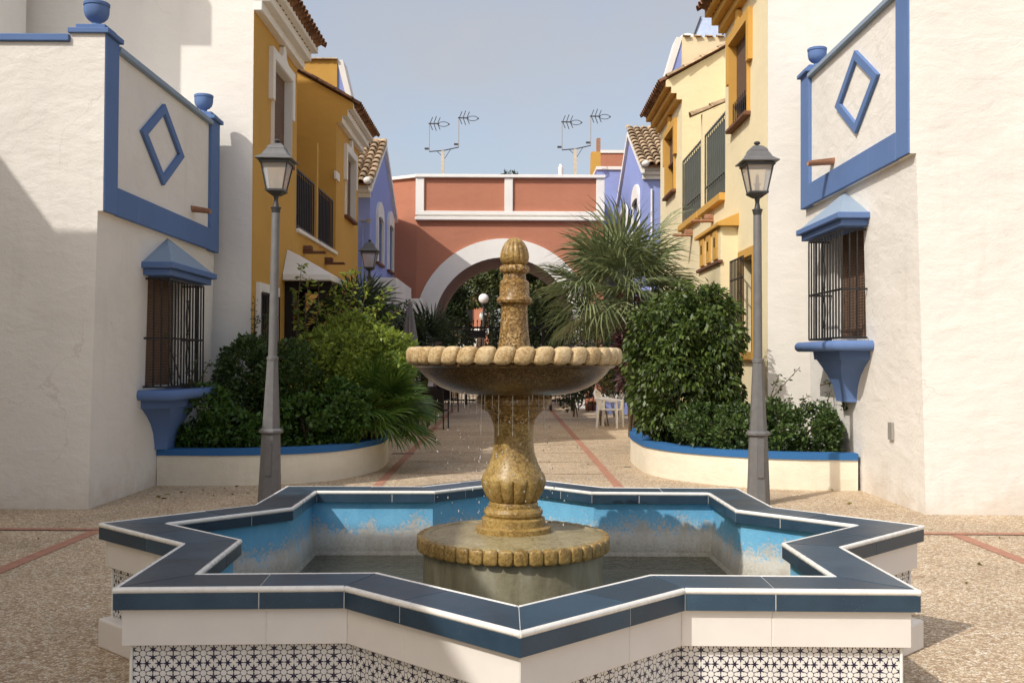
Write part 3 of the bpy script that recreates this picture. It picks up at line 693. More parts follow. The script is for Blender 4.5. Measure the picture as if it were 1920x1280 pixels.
MB().lathe([(0.116, 1.215), (0.122, 1.235), (0.135, 1.26), (0.155, 1.282), (0.178, 1.294), (0.181, 1.31), (0.196, 1.316), (0.208, 1.322), (0.208, 1.352), (0.199, 1.36), (0.19, 1.38)], 56, c0).build('capital', 'granite', ft, smooth=32)
MB().lathe([(0.19, 1.372), (0.285, 1.376), (0.34, 1.387), (0.405, 1.412), (0.46, 1.446), (0.505, 1.487), (0.528, 1.518), (0.538, 1.520), (0.552, 1.527), (0.556, 1.536), (0.545, 1.545)], 96, c0).build('bowl', 'wet_bowl', ft, smooth=35)
MB().lathe([(0.545, 1.545), (0.565, 1.55), (0.565, 1.60), (0.53, 1.612), (0.50, 1.598), (0.42, 1.52), (0.2, 1.47), (0.05, 1.46)], 96, c0).build('bowl_lip', 'stone_pale', ft, smooth=35)
MB().lathe([(0.51, 1.592), (0.3, 1.592), (0.02, 1.592)], 64, c0).build('bowl_water', 'water', ft)
lobe2 = MB().squircle(0.037, 0.0500, 0.047, .66, shear=.3); lobe2 = with_mat(lobe2.mesh('rim_lobe', smooth=60), 'stone_pale')
nL = 36
for k in range(nL):
    a = 2 * PI * (k + .5) / nL
    inst('rim_lobe', lobe2, ft, (fx + 0.554 * math.cos(a), fy + 0.554 * math.sin(a), 1.583), (0, 0, a))
MB().lathe([(0.10, 1.46), (0.096, 1.60), (0.090, 1.632), (0.083, 1.68), (0.077, 1.74), (0.0735, 1.80), (0.072, 1.855), (0.074, 1.862), (0.083, 1.866), (0.094, 1.874), (0.0985, 1.888), (0.094, 1.902), (0.084, 1.908),
            (0.0815, 1.912), (0.0815, 1.985), (0.076, 1.992), (0.064, 2.002), (0.0615, 2.03), (0.060, 2.036)], 48, c0).build('upper_column', 'granite', ft, smooth=32)
MB().lathe([(0.055, 2.034), (0.068, 2.036), (0.079, 2.046), (0.082, 2.060), (0.078, 2.074), (0.066, 2.082), (0.055, 2.083)], 96, c0, lambda th, z: 1 + 0.06 * (abs(math.cos(6 * th)) ** 0.6 - 0.7)).build('finial_collar', 'granite', ft, smooth=45)
MB().lathe([(0.048, 2.080), (0.066, 2.088), (0.075, 2.104), (0.0785, 2.125), (0.076, 2.150), (0.067, 2.178), (0.053, 2.204), (0.034, 2.224), (0.022, 2.231), (0.012, 2.231)], 112, c0,
           lambda th, z: 1 + 0.12 * (abs(math.cos(7 * th + .3)) ** 0.5 - 0.8)).build('bud_finial', 'stone_gold', ft, smooth=45)
# falling drops and threads of water
dr = MB()
for _ in range(190):
    a = random.uniform(0, 2 * PI); rr = random.choice((0.21, 0.215, 0.30, 0.36, 0.42, 0.2, 0.19)); z = random.uniform(0.68, 1.36); s = random.uniform(0.0018, 0.0038)
    dr.ball((fx + rr * math.cos(a), fy + rr * math.sin(a), z), s, s, s * random.uniform(1.2, 2.6), 6, 4)
for a in (-1.95, -1.2, -0.75, -2.5, -1.6):
    dr.tube([(fx + 0.215 * math.cos(a), fy + 0.215 * math.sin(a), 1.375), (fx + 0.222 * math.cos(a), fy + 0.222 * math.sin(a), 1.16)], [0.0022, 0.0010], 5)
for _ in range(26):
    a = random.uniform(0, 2 * PI); rr = random.choice((0.30, 0.33, 0.36, 0.212)); z = 1.372 if rr < .25 else 1.376 + (rr - .285) * .28
    dr.tube([(fx + rr * math.cos(a), fy + rr * math.sin(a), z), (fx + rr * math.cos(a), fy + rr * math.sin(a), z - random.uniform(.03, .11))], [0.0024, 0.0008], 5)
tag(dr.build('water_drops', 'drop', smooth=60), kind='stuff')

# ================================================================== STREET LAMPS
def make_lamp(loc, label):
    t = thing('street_lamp', loc, label, 'street lamp', 'lantern lamp posts along the path'); b = Vector(loc); x, y, _ = loc
    oc = PI / 8
    MB().lathe([(0.128, 0.0), (0.128, 0.02), (0.114, 0.40), (0.103, 0.745), (0.100, 0.75)], 8, (x, y, 0), phase=oc).build('base', 'lamp', t, bevel=0.004)
    MB().box(x - 0.035, x + 0.035, y - 0.123, y - 0.095, 0.30, 0.66).build('access_door', 'lamp', t, bevel=0.003)
    MB().lathe([(0.100, 0.75), (0.133, 0.757), (0.135, 0.785), (0.112, 0.80), (0.106, 0.805)], 8, (x, y, 0), phase=oc).build('base_collar', 'lamp', t, bevel=0.004)
    MB().lathe([(0.096, 0.80), (0.060, 1.55), (0.058, 1.56)], 8, (x, y, 0), phase=oc).build('lower_shaft', 'lamp', t, bevel=0.003)
    MB().lathe([(0.055, 1.545), (0.064, 1.55), (0.064, 1.585), (0.050, 1.592)], 24, (x, y, 0)).build('shaft_ring', 'lamp', t, smooth=35)
    MB().lathe([(0.048, 1.59), (0.044, 3.16), (0.042, 3.17)], 20, (x, y, 0)).build('upper_shaft', 'lamp', t, smooth=35)
    MB().lathe([(0.044, 3.16), (0.046, 3.18), (0.05, 3.19), (0.05, 3.205), (0.058, 3.212), (0.058, 3.225), (0.036, 3.232), (0.030, 3.25), (0.024, 3.29), (0.023, 3.31), (0.033, 3.36), (0.05, 3.378)], 20, (x, y, 0)).build('neck', 'lamp_dark', t, smooth=35)
    # square lantern
    bt, tp, zb, zt = 0.090, 0.147, 3.395, 3.72
    MB().extrude([(x - bt - .012, y - bt - .012, zb - 0.001), (x + bt + .012, y - bt - .012, zb - 0.001), (x + bt + .012, y + bt + .012, zb - 0.001), (x - bt - .012, y + bt + .012, zb - 0.001)], (0, 0, 0.022)).build('lantern_floor', 'lamp_dark', t)
    m = MB()
    pb = [(x - bt, y - bt), (x + bt, y - bt), (x + bt, y + bt), (x - bt, y + bt)]; n0 = len(m.v)
    m.v += [(x + (px - x) * 0.45, y + (py - y) * 0.45, zb - 0.045) for px, py in pb] + [(px + (0.008 if px > x else -0.008), py + (0.008 if py > y else -0.008), zb - 0.002) for px, py in pb]
    for k in range(4): j = (k + 1) % 4; m.f.append((n0 + k, n0 + j, n0 + 4 + j, n0 + 4 + k))
    m.f.append((n0 + 3, n0 + 2, n0 + 1, n0)); m.build('lantern_cup', 'lamp_dark', t)
    for sx in (-1, 1):
        for sy in (-1, 1):
            MB().tube([(x + sx * bt, y + sy * bt, zb + 0.02), (x + sx * tp, y + sy * tp, zt)], 0.010, 4).build('lantern_post', 'lamp_dark', t)
    for k in range(4):
        ca, sa = [(1, 0), (0, 1), (-1, 0), (0, -1)][k]
        P = lambda u, hh, q: (x + ca * q * hh - sa * u * hh, y + sa * q * hh + ca * u * hh)
        m = MB(); a = P(-0.93, bt, 0.97); b2 = P(0.93, bt, 0.97); c = P(0.93, tp, 0.97); d = P(-0.93, tp, 0.97)
        m.quad((*a, zb + 0.02), (*b2, zb + 0.02), (*c, zt), (*d, zt)); m.build('glass_pane', 'lamp_glass', t)
        m = MB(); a = P(-1.0, tp + .004, 1.0); b2 = P(1.0, tp + .004, 1.0)
        m.tube([(*a, zt - 0.012), (*b2, zt - 0.012)], 0.018, 4); m.build('top_frame', 'lamp_dark', t)
    m = MB(); e = 0.200
    prof = [(e, zt + 0.012), (e, zt + 0.024), (0.175, zt + 0.04), (0.138, zt + 0.068), (0.118, zt + 0.105), (0.098, zt + 0.135), (0.101, zt + 0.14), (0.085, zt + 0.168), (0.052, zt + 0.198), (0.028, zt + 0.206)]
    for h, z in prof: m.v += [(x - h, y - h, z), (x + h, y - h, z), (x + h, y + h, z), (x - h, y + h, z)]
    for i in range(len(prof) - 1):
        for k in range(4): j = (k + 1) % 4; m.f.append((4 * i + k, 4 * i + j, 4 * i + 4 + j, 4 * i + 4 + k))
    q = 4 * (len(prof) - 1); m.f.append((q, q + 1, q + 2, q + 3)); m.f.append((3, 2, 1, 0)); m.build('lantern_roof', 'lamp', t, bevel=0.003)
    MB().lathe([(0.02, zt + 0.204), (0.014, zt + 0.214), (0.03, zt + 0.222), (0.036, zt + 0.236), (0.026, zt + 0.25), (0.008, zt + 0.256)], 14, (x, y, 0)).build('roof_knob', 'lamp_dark', t, smooth=40)
    MB().lathe([(0.028, zb + 0.02), (0.028, zb + 0.10), (0.045, zb + 0.104), (0.045, zb + 0.11), (0.02, zb + 0.112), (0.018, zb + 0.20), (0.01, zb + 0.21)], 14, (x, y, 0)).build('bulb_holder', 'galv', t, smooth=40)
    return t
l1 = make_lamp((-2.64, 11.2, 0), 'grey lantern lamp post standing in front of the left planter'); l1.rotation_euler = (0, R(0.75), 0)
l2 = make_lamp((2.70, 11.2, 0), 'grey lantern lamp post standing in front of the right planter'); l2.rotation_euler = (0, R(-0.25), 0)
l3 = copy_tree(l1); l3.location = (-2.88, 20.6, 0); l3.rotation_euler = (0, 0, 0); l3['label'] = 'small distant lantern lamp post rising behind the left bushes before the blue house'

# ================================================================== WHITE ANNEXES WITH BLUE TRIM
def urn(mb, x, y, z, s=1.0):
    mb.lathe([(0.05 * s, z), (0.06 * s, z + .01), (0.055 * s, z + .03), (0.045 * s, z + .05), (0.05 * s, z + .065), (0.085 * s, z + .085), (0.115 * s, z + .12), (0.128 * s, z + .165), (0.130 * s, z + .215),
              (0.122 * s, z + .225), (0.134 * s, z + .235), (0.136 * s, z + .262), (0.125 * s, z + .272), (0.10 * s, z + .275)], 28, (x, y, 0))
def annex(s, dz, XL0, XL1, XU, YF, YB, label, win_label):
    """s=-1 left, +1 right. XL0/XL1 lower wall |x| at ground / at trim, XU upper wall |x|"""
    t = thing('white_annex', (s * (XL0 + 1.5), (YF + YB) / 2, 0), label, 'house wing')
    zt = 3.09 + dz; zc = 4.92 + dz; far = 9.5
    X = lambda a: s * a
    # lower wall: front, street side with the window opening, slightly battered
    wy0, wy1, wz0, wz1 = 12.12, 13.2, 1.23 + dz, 2.60 + dz
    m = MB()
    m.poly([(X(far), YF, 0), (X(XL0), YF, 0), (X(XL1), YF, zt), (X(far), YF, zt)])
    def sx(z): return X(XL0 + (XL1 - XL0) * z / zt)
    ys = [YF, wy0, wy1, YB]; zs = [0, wz0, wz1, zt]
    for i in range(3):
        for j in range(3):
            if i == 1 and j == 1: continue
            m.quad((sx(zs[j]), ys[i], zs[j]), (sx(zs[j]), ys[i + 1], zs[j]), (sx(zs[j + 1]), ys[i + 1], zs[j + 1]), (sx(zs[j + 1]), ys[i], zs[j + 1]))
    e = sx(1.9) + s * 0.16
    for y_ in (wy0, wy1): m.quad((sx(wz0), y_, wz0), (e, y_, wz0), (e, y_, wz1), (sx(wz1), y_, wz1))
    for z_ in (wz0, wz1): m.quad((sx(z_), wy0, z_), (sx(z_), wy1, z_), (e, wy1, z_), (e, wy0, z_))
    m.quad((X(far), YB, 0), (X(XL0), YB, 0), (X(XL1), YB, zt), (X(far), YB, zt))
    m.build('lower_wall', 'white', t)
    # upper wall with recessed panel on the street side
    p0, p1 = YF + 0.35, YB - 0.55
    m = MB(); bx = lambda a0, a1, y0, y1, z0, z1, mb=m: mb.box(X(a0), X(a1), y0, y1, z0, z1)
    bx(XU + 0.36, far, YF, YB, zt, zc - 0.07); bx(XU + .03, XU + .36, YF + .36, YB, zt, zc - .07); bx(XU + .001, XU + .36, YF, YF + .36, zt, zc - .07); m.build('upper_wall', 'white', t)
    m = MB(); m.box(X(XU + 0.001), X(XU + 0.36), YF, YF + 0.36, zc - 0.0695, zc + 0.02); m.build('front_pillar', 'white', t)
    m = MB(); m.box(X(XU - 0.014), X(XU + 0.02), YF + 0.006, YF + 0.36, zt, zc + 0.018); m.build('corner_pilaster', 'blue', t, bevel=0.006)
    m = MB(); m.box(X(XU - 0.015), X(XU + 0.03), YF + 0.362, YB - 0.002, zt - 0.003, zt + 0.30); m.build('bottom_band', 'blue', t, bevel=0.006)
    m = MB(); m.box(X(XU - 0.014), X(XU + 0.32), YB - 0.40, YB + 0.0, zt - 0.006, zc + 0.02); m.build('rear_pilaster', 'blue', t, bevel=0.006)
    m = MB(); m.box(X(XU - 0.035), X(XU + 0.12), YF + 0.36, YB - 0.39, zc - 0.068, zc - 0.005); m.build('side_coping', 'blue_worn', t, bevel=0.006)
    m = MB(); m.box(X(XU + 0.365), X(far), YF - 0.04, YF + 0.14, zc - 0.066, zc + 0.006); m.build('front_coping', 'blue', t, bevel=0.006)
    for (yc, hw) in ((YF + 0.18, 0.215), (YB - 0.20, 0.225)):
        xc = XU + 0.165
        m = MB(); m.box(X(xc - hw), X(xc + hw), yc - hw, yc + hw, zc + 0.02, zc + 0.075); m.build('pillar_cap', 'blue', t, bevel=0.006)
        m = MB(); m.box(X(xc - hw + .06), X(xc + hw - .06), yc - hw + .06, yc + hw - .06, zc + 0.076, zc + 0.13); m.build('pillar_block', 'blue', t, bevel=0.006)
        m = MB(); urn(m, X(xc), yc, zc + 0.13); m.build('urn_finial', 'blue', t, smooth=35)
    # diamond
    yc, zd = (YF + YB) / 2 - (0.24 if s < 0 else 0.3), 4.165 + dz
    dm = lambda k: [(X(XU + 0.032), yc, zd + 0.50 * k), (X(XU + 0.032), yc - 0.755 * k, zd), (X(XU + 0.032), yc, zd - 0.50 * k), (X(XU + 0.032), yc + 0.755 * k, zd)]
    m = MB(); m.ringext(dm(1.0), dm(0.752), (-s * 0.045, 0, 0)); m.build('diamond_ornament', 'blue', t, bevel=0.004)
    # rain spout: half-round clay gutter
    ys_, zs_ = YB - (1.1 if s < 0 else 1.35), 3.60 + dz - (0.0 if s < 0 else 0.05)
    m = MB(); n = 9
    for q, (xx, zz, rr) in enumerate(((XU + 0.05, zs_, 0.075), (XU - (0.21 if s < 0 else 0.30), zs_ - 0.04, 0.058))):
        for k in range(n): a = PI + PI * k / (n - 1) * 1.0; m.v.append((X(xx), ys_ + rr * math.cos(a), zz + rr * math.sin(a) * 1.1))
        for k in range(n): a = PI + PI * k / (n - 1) * 1.0; m.v.append((X(xx), ys_ + (rr - .014) * math.cos(a), zz + (rr - .014) * math.sin(a) * 1.1))
    for k in range(n - 1):
        m.f += [(k, k + 1, 2 * n + k + 1, 2 * n + k), (n + k + 1, n + k, 3 * n + k, 3 * n + k + 1), (2 * n + k, 2 * n + k + 1, 3 * n + k + 1, 3 * n + k), (k + 1, k, n + k, n + k + 1)]
    m.build('rain_spout', 'terracotta', t, smooth=50)
    # window canopy: half pyramid on a stepped fascia
    cy0, cy1, ze = 11.92, 13.62, 2.69 + dz; xo = XL1 - 0.33
    apex = (X(XL1 + 0.01), 12.77, 3.07 + dz)
    m = MB(); a, b_, c, d = (X(XL1 + .02), cy0, ze), (X(xo), cy0, ze), (X(xo), cy1, ze), (X(XL1 + .02), cy1, ze)
    m.poly([a, b_, apex]); m.poly([b_, c, apex]); m.poly([c, d, apex]); m.quad(a, d, c, b_)
    m.build('canopy_roof', 'blue_worn', t)
    m = MB(); m.box(X(xo - 0.035), X(XL1 + .04), cy0 - 0.035, cy1 + 0.035, ze - 0.075, ze - 0.002); m.build('canopy_fascia', 'blue', t, bevel=0.008)
    m = MB(); m.box(X(xo + 0.02), X(XL1 + .04), cy0 + 0.03, cy1 - 0.03, ze - 0.155, ze - 0.076); m.build('canopy_step', 'blue', t, bevel=0.008)
    # sill with rounded nose and concave corbel
    zs0 = 1.13 + dz; hw, xq = 0.86, XL1 - 0.36
    m = MB(); sy0, sy1 = 11.86, 13.60; r_ = 0.062
    path = [(X(XL1 + .1), sy0 + r_, zs0), (X(xq + .02), sy0 + r_, zs0), (X(xq), sy0 + r_ + .02, zs0), (X(xq), sy1 - r_ - .02, zs0), (X(xq + .02), sy1 - r_, zs0), (X(XL1 + .1), sy1 - r_, zs0)]
    m.tube(path, r_, 16); m.box(X(xq + .01), X(XL1 + .06), sy0 + r_, sy1 - r_, zs0 - r_ + .004, zs0 + r_ - .004)
    m.build('window_sill', 'blue', t, smooth=50)
    zt_ = zs0 - r_; prof = [(0.0, 0.74, 0.30), (0.10, 0.73, 0.29), (0.105, 0.69, 0.265), (0.20, 0.52, 0.235), (0.30, 0.38, 0.20), (0.42, 0.28, 0.165), (0.56, 0.225, 0.14), (0.62, 0.22, 0.135)]
    m = MB(); yc = (sy0 + sy1) / 2
    for dzz, hy, px in prof:
        z_ = zt_ - dzz; xw = abs(sx(z_)) + 0.01
        m.v += [(X(xw), yc - hy, z_), (X(xw - px - .01), yc - hy * .72, z_), (X(xw - px - .01), yc + hy * .72, z_), (X(xw), yc + hy, z_)]
    for i in range(len(prof) - 1):
        for k in range(3): m.f.append((4 * i + k, 4 * i + k + 1, 4 * i + 5 + k, 4 * i + 4 + k))
    q = 4 * (len(prof) - 1); m.f.append((q, q + 1, q + 2, q + 3)); m.f.append((3, 2, 1, 0)); m.build('sill_corbel', 'blue', t, smooth=50)
    # roller blind of thin wooden slats and dark pane behind
    m = MB(); bxp = abs(sx(1.9)) + 0.05; z = wz0 + 0.01
    while z < wz1 - 0.02: m.box(X(bxp), X(bxp + 0.012), wy0 + .02, wy1 - .02, z, z + 0.030); z += 0.036
    for y_ in (wy0 + 0.2, (wy0 + wy1) / 2, wy1 - 0.2): m.box(X(bxp - 0.004), X(bxp + 0.013), y_ - 0.006, y_ + 0.006, wz0 + .01, wz1)
    wn = MB(); wn.box(X(bxp + .05), X(bxp + 0.10), wy0, wy1, wz0, wz1); wn = wn.build('window', 'dark', t)
    m.build('blind', 'blind', wn, kind='stuff')
    # iron grille standing off the wall: rails + every bar its own object, two scrolls
    gx = XL1 - 0.27; gy0, gy1, gz0, gz1 = 12.04, 13.38, 1.225 + dz, 2.50 + dz
    m = MB()
    for z_ in (gz0, gz1 - 0.55 * (gz1 - gz0), gz1):
        m.box(X(gx - .006), X(gx + .006), gy0, gy1, z_ - .012, z_ + .012)
        for y_ in (gy0, gy1): m.box(X(gx), X(XL1 + .03), y_ - .006, y_ + .006, z_ - .012, z_ + .012)
    gr = m.build('grille', 'iron', t)
    bar = with_mat(MB().box(-.008, .008, -.008, .008, 0, gz1 - gz0).mesh('bar'), 'iron')
    nb = 12
    for k in range(nb + 1): inst('bar', bar, gr, (X(gx), gy0 + (gy1 - gy0) * k / nb, gz0))
    for y_ in (gy0, gy1):
        for q in (0.09, 0.18): inst('bar', bar, gr, (X(gx + q), y_, gz0))
    ycn = (gy0 + gy1) / 2; zm = gz1 - 0.55 * (gz1 - gz0)
    for sy in (-1, 1):
        m = MB()
        for (za, zb) in ((zm + 0.05, zm + 0.46), (zm - 0.05, zm - 0.42)):
            pts = []
            for k in range(15):
                u = k / 14; pts.append((X(gx - .006), ycn + sy * (0.012 + 0.05 * math.sin(PI * u) ** 1.2), za + (zb - za) * u))
            m.tube(pts, 0.006, 5)
            for ze_ in (za, zb):
                m.tube([(X(gx - .006), ycn + sy * (0.03 + 0.022 * math.cos(q)), ze_ + 0.022 * math.sin(q)) for q in np.linspace(0, 5.2, 10)], 0.006, 5)
        m.build('scroll', 'iron', gr)
    return t
an_l = annex(-1, 0.0, 4.37, 4.31, 4.255, 10.6, 14.75, 'white house wing at left with blue trimmed parapet, diamond and grilled window in shade', 'left')
an_r = annex(1, 0.62, 4.245, 4.155, 4.09, 10.5, 14.45, 'white sunlit house wing at right with blue trimmed parapet, diamond and grilled window', 'right')
# slim vent and the kinked downpipe-like corner on the sunlit wing
m = MB()
for k in range(3): m.box(4.195, 4.222, 11.31 + 0.045 * k, 11.335 + 0.045 * k, 0.70, 0.89)
o = m.build('wall_vent', 'vent', an_r)

# ================================================================== ROW HOUSES (ochre left, pale yellow right)
def half_tile(name, mat, length=0.42, r0=0.095, r1=0.078, th=0.014, n=7):
    m = MB()
    for (y, r) in ((0, r0), (length, r1)):
        for k in range(n): a = PI * k / (n - 1); m.v.append((r * math.cos(a), y, r * math.sin(a) * 0.85))
        for k in range(n): a = PI * k / (n - 1); m.v.append(((r - th) * math.cos(a), y, (r - th) * math.sin(a) * 0.85))
    for k in range(n - 1):
        m.f += [(k + 1, k, 2 * n + k, 2 * n + k + 1), (n + k, n + k + 1, 3 * n + k + 1, 3 * n + k), (k, k + 1, n + k + 1, n + k), (2 * n + k + 1, 2 * n + k, 3 * n + k, 3 * n + k + 1)]
    m.f += [(0, n, 3 * n, 2 * n), (n - 1, 2 * n - 1 + 0, 0, 0)][:1]
    return with_mat(m.mesh(name, smooth=50), mat)
TILE_EAVE = half_tile('eave_tile', 'tile_dark'); TILE_ROOF = half_tile('roof_tile', 'roof_tile', 0.44, 0.118, 0.080, .02)
SL = R(29)
def row_house(s, X0, dz, wallm, trimm, ledgem, label, ys):
    (Y0, Y1, Y2, Y3) = ys
    t = thing('row_house', (s * (X0 + 2.5), (Y0 + Y3) / 2, 0), label, 'house'); X = lambda a: s * a
    zc = 6.70 + dz; zf = 3.85 + dz; far = 9.0; rec = 1.15
    w1 = (16.1, 17.4, 4.86 + dz, 6.30 + dz) if s < 0 else (16.1, 17.45, 4.86 + dz, 6.30 + dz)
    w2 = (23.25, 24.55, 4.86 + dz, 6.30 + dz); g1 = (15.4, 16.45, 1.05 + dz, 2.58 + dz)
    if s > 0: g1 = (15.75, 16.6, 1.05 + dz, 2.55 + dz); w2 = (23.45, 24.85, 4.86 + dz, 6.30 + dz)
    # street wall of the two blocks and the low wall of the terraces
    m = MB()
    facade_x(m, X(X0), Y0, Y1, 0, zc, [w1, g1], s * 0.16); facade_x(m, X(X0), Y2, Y3, 0, zc, [w2], s * 0.16); facade_x(m, X(X0), Y1, Y2, 0, zf, [], 0)
    m.build('street_wall', wallm, t)
    m = MB()                                         # terrace floor, back wall and block flanks with raking tops
    m.quad((X(X0), Y1, zf), (X(X0 + rec), Y1, zf), (X(X0 + rec), Y2, zf), (X(X0), Y2, zf)); m.quad((X(X0 + rec), Y1, zf), (X(X0 + rec), Y2, zf), (X(X0 + rec), Y2, zc + 1.2), (X(X0 + rec), Y1, zc + 1.2))
    ov = 0.36; tz = zc + 0.42; rise = math.tan(SL)
    for yy in (Y2, Y3, Y1):
        m.poly([(X(X0), yy, zf if yy != Y3 else 0), (X(X0), yy, zc), (X(X0 - .12), yy, zc), (X(X0 - .12), yy, zc + .14), (X(X0 - .24), yy, zc + .14), (X(X0 - .24), yy, zc + .28), (X(X0 - ov), yy, zc + .28), (X(X0 - ov), yy, tz),
                (X(X0 + 3.5), yy, tz + (3.5 + ov) * rise), (X(X0 + 3.5), yy, zf if yy != Y3 else 0)])
    m.build('terrace_wall', wallm, t)
    m = MB(); m.extrude([(X(X0 + .001), Y0, 0), (X(far), Y0, 0), (X(far), Y0, tz + (far - X0 + ov) * rise), (X(X0 + .001), Y0, tz + ov * rise - .02)], (0, .25, 0)); m.build('end_wall', 'white_high', t)
    m = MB(); m.box(X(X0 + 2.2), X(far), Y0 + .31, Y3, 0, zc + 1.0); m.build('house_core', 'white_high', t)
    # stepped cornices with tiled eaves
    for (a, b) in ((Y0 - 0.001, Y1 + 0.04), (Y2 + 0.004, Y3 + 0.1)):
        for k in range(3):
            m = MB(); m.box(X(X0 - 0.12 * (k + 1)), X(X0 + 0.02), a, b, zc + 0.14 * k + 0.001, zc + 0.14 * (k + 1)); m.build('cornice_step', trimm, t, bevel=0.008)
        m = MB(); zz = tz; m.extrude([(X(X0 - ov - 0.04), a, zz + .01), (X(X0 + 3.5), a, zz + .01 + (3.54 + ov) * rise), (X(X0 + 3.5), a, zz + .05 + (3.54 + ov) * rise), (X(X0 - ov - 0.04), a, zz + .05)], (0, b - a, 0))
        rf = m.build('roof', 'tile_dark', t)
        n = int((b - a) / 0.205)
        for k in range(n):
            yk = a + 0.1 + (b - a - 0.2) * k / (n - 1)
            for j in range(3):
                q = -ov - 0.13 + 0.36 * j
                inst('eave_tile', TILE_EAVE, rf, (X(X0 + q), yk + random.uniform(-.008, .008), tz + .04 + (q + ov) * rise + (.018 if j else 0)), (SL + R(2), 0, R(90) if s < 0 else R(-90)))
            if k < n - 1:                             # the channel tiles between, seen from below
                inst('eave_tile', TILE_EAVE, rf, (X(X0 - ov - 0.08), yk + (b - a - 0.2) / (n - 1) / 2, tz + .075 - 0.08 * rise + .02), (SL + R(2), PI, R(90) if s < 0 else R(-90)))
        # ridge-like tiles along the raking gable edge that faces the camera
        if a > Y1:
            for k in range(8):
                q = -ov + 0.02 + 0.38 * k
                inst('eave_tile', TILE_EAVE if s < 0 else TILE_ROOF, rf, (X(X0 + q), a - 0.03, tz + .05 + (q + ov) * rise), (SL, 0, R(90) if s < 0 else R(-90)), (1, 1, .8))
    # upper windows: ear-shaped surround, reveal, roller blind, clay sill
    for wi, wv in enumerate((w1, w2)):
        y0, y1, z0, z1 = wv; e = 0.16; ym = (y0 + y1) / 2; zl = z0 + 0.78
        out = [(y0 - e, zl), (y0 - e, z1 + e), (ym - .28, z1 + e), (ym - .13, z1 + e + .06), (ym - .09, z1 + e + .2), (ym, z1 + e + .25), (ym + .09, z1 + e + .2), (ym + .13, z1 + e + .06), (ym + .28, z1 + e), (y1 + e, z1 + e), (y1 + e, zl)]
        inn = [(y1, zl), (y1, z1), (y0, z1), (y0, zl)]
        m = MB()
        for poly in ([out[0], out[1], inn[2], inn[3]], [out[9], out[10], inn[0], inn[1]]):
            m.extrude([(X(X0 + .01), y, z) for y, z in poly], (-s * 0.085, 0, 0))
        m.extrude([(X(X0 + .01), y, z) for y, z in [out[1], *out[2:9], out[9], inn[1], inn[2]]], (-s * 0.085, 0, 0))
        wn = MB().box(X(X0 + .15), X(X0 + .19), y0, y1, z0, z1).build('window', 'glass', t)
        m.build('surround', trimm, wn)
        rv = MB()                                     # painted reveal lining
        for (a_, b_) in ((y0 + .002, y0 + .012), (y1 - .012, y1 - .002)): rv.box(X(X0 - .06), X(X0 + .145), a_, b_, z0, z1 - .004)
        rv.box(X(X0 - .06), X(X0 + .145), y0 + .013, y1 - .013, z1 - .014, z1 - .004); rv.build('reveal', trimm if s > 0 else 'trim_white', wn)
        bl = MB(); zb = z0 + (0.06 if s < 0 else 0.42 if wi == 0 else 0.8)
        z = zb
        while z < z1 - .03: bl.box(X(X0 + .075), X(X0 + .092), y0 + .02, y1 - .02, z, z + .028); z += .036
        bl.build('blind', 'blind', wn, kind='stuff')
        MB().box(X(X0 + .03), X(X0 + .12), y0 + .015, y1 - .015, zb - .07, zb - .002).build('blind_rail', 'sill_brown', wn, bevel=.01)
        MB().box(X(X0 - .11), X(X0 + .1), y0 - .03, y1 + .03, z0 - .075, z0 - .005).build('sill', 'sill_brown', wn, bevel=.012)
        if s > 0 and wi == 0:
            bar = with_mat(MB().box(-.008, .008, -.008, .008, 0, .42).mesh('guard_bar'), 'iron')
            for k in range(9): inst('guard_bar', bar, wn, (X(X0 - .0), y0 + .1 + (y1 - y0 - .2) * k / 8, z0))
    # ground-floor grilled window
    y0, y1, z0, z1 = g1; m = MB(); e = 0.13
    m.ringext([(X(X0 + .01), y, z) for y, z in ((y0 - e, z0 - e), (y0 - e, z1 + e), (y1 + e, z1 + e), (y1 + e, z0 - e))], [(X(X0 + .01), y, z) for y, z in ((y0, z0), (y0, z1), (y1, z1), (y1, z0))], (-s * .07, 0, 0))
    wn = MB().box(X(X0 + .13), X(X0 + .17), y0, y1, z0, z1).build('window', 'dark', t); m.build('surround', trimm, wn)
    gx = X0 - .075 if s < 0 else X0 - .20; gr = MB()
    for z in (z0 + .05, z1 - .35, z1 - .04): gr.box(X(gx - .006), X(gx + .006), y0 - .06, y1 + .06, z - .011, z + .011)
    gr = gr.build('window_grille', 'iron', t)
    bar = with_mat(MB().box(-.008, .008, -.008, .008, 0, z1 - z0 - .06).mesh('bar'), 'iron')
    for k in range(10): inst('bar', bar, gr, (X(gx), y0 - .05 + (y1 - y0 + .1) * k / 9, z0 + .04))
    # terrace: ledge, partition, two railings of single bars
    lw = .06 if s < 0 else .10; lh = .07 if s < 0 else .14
    for (a, b) in ((Y1 + .02, (Y1 + Y2) / 2 - .12), ((Y1 + Y2) / 2 + .0, Y2 - .02)):
        MB().box(X(X0 - lw), X(X0 + .1), a, b, zf - lh + .03, zf + .03).build('terrace_ledge', ledgem, t, bevel=.01)
    yp = (Y1 + Y2) / 2 - .06
    m = MB(); m.extrude([(X(X0 + .0), yp - .08, zf), (X(X0 + .0), yp - .08, zf + 1.95), (X(X0 + rec), yp - .08, zf + 2.45), (X(X0 + rec), yp - .08, zf)], (0, .16, 0)); m.build('partition', wallm, t)
    if s > 0:
        for k in range(3): inst('cap_tile', TILE_ROOF, t, (X(X0 - .22 + .40 * k), yp, zf + 1.90 + .175 * k), (R(23), 0, R(-90)))
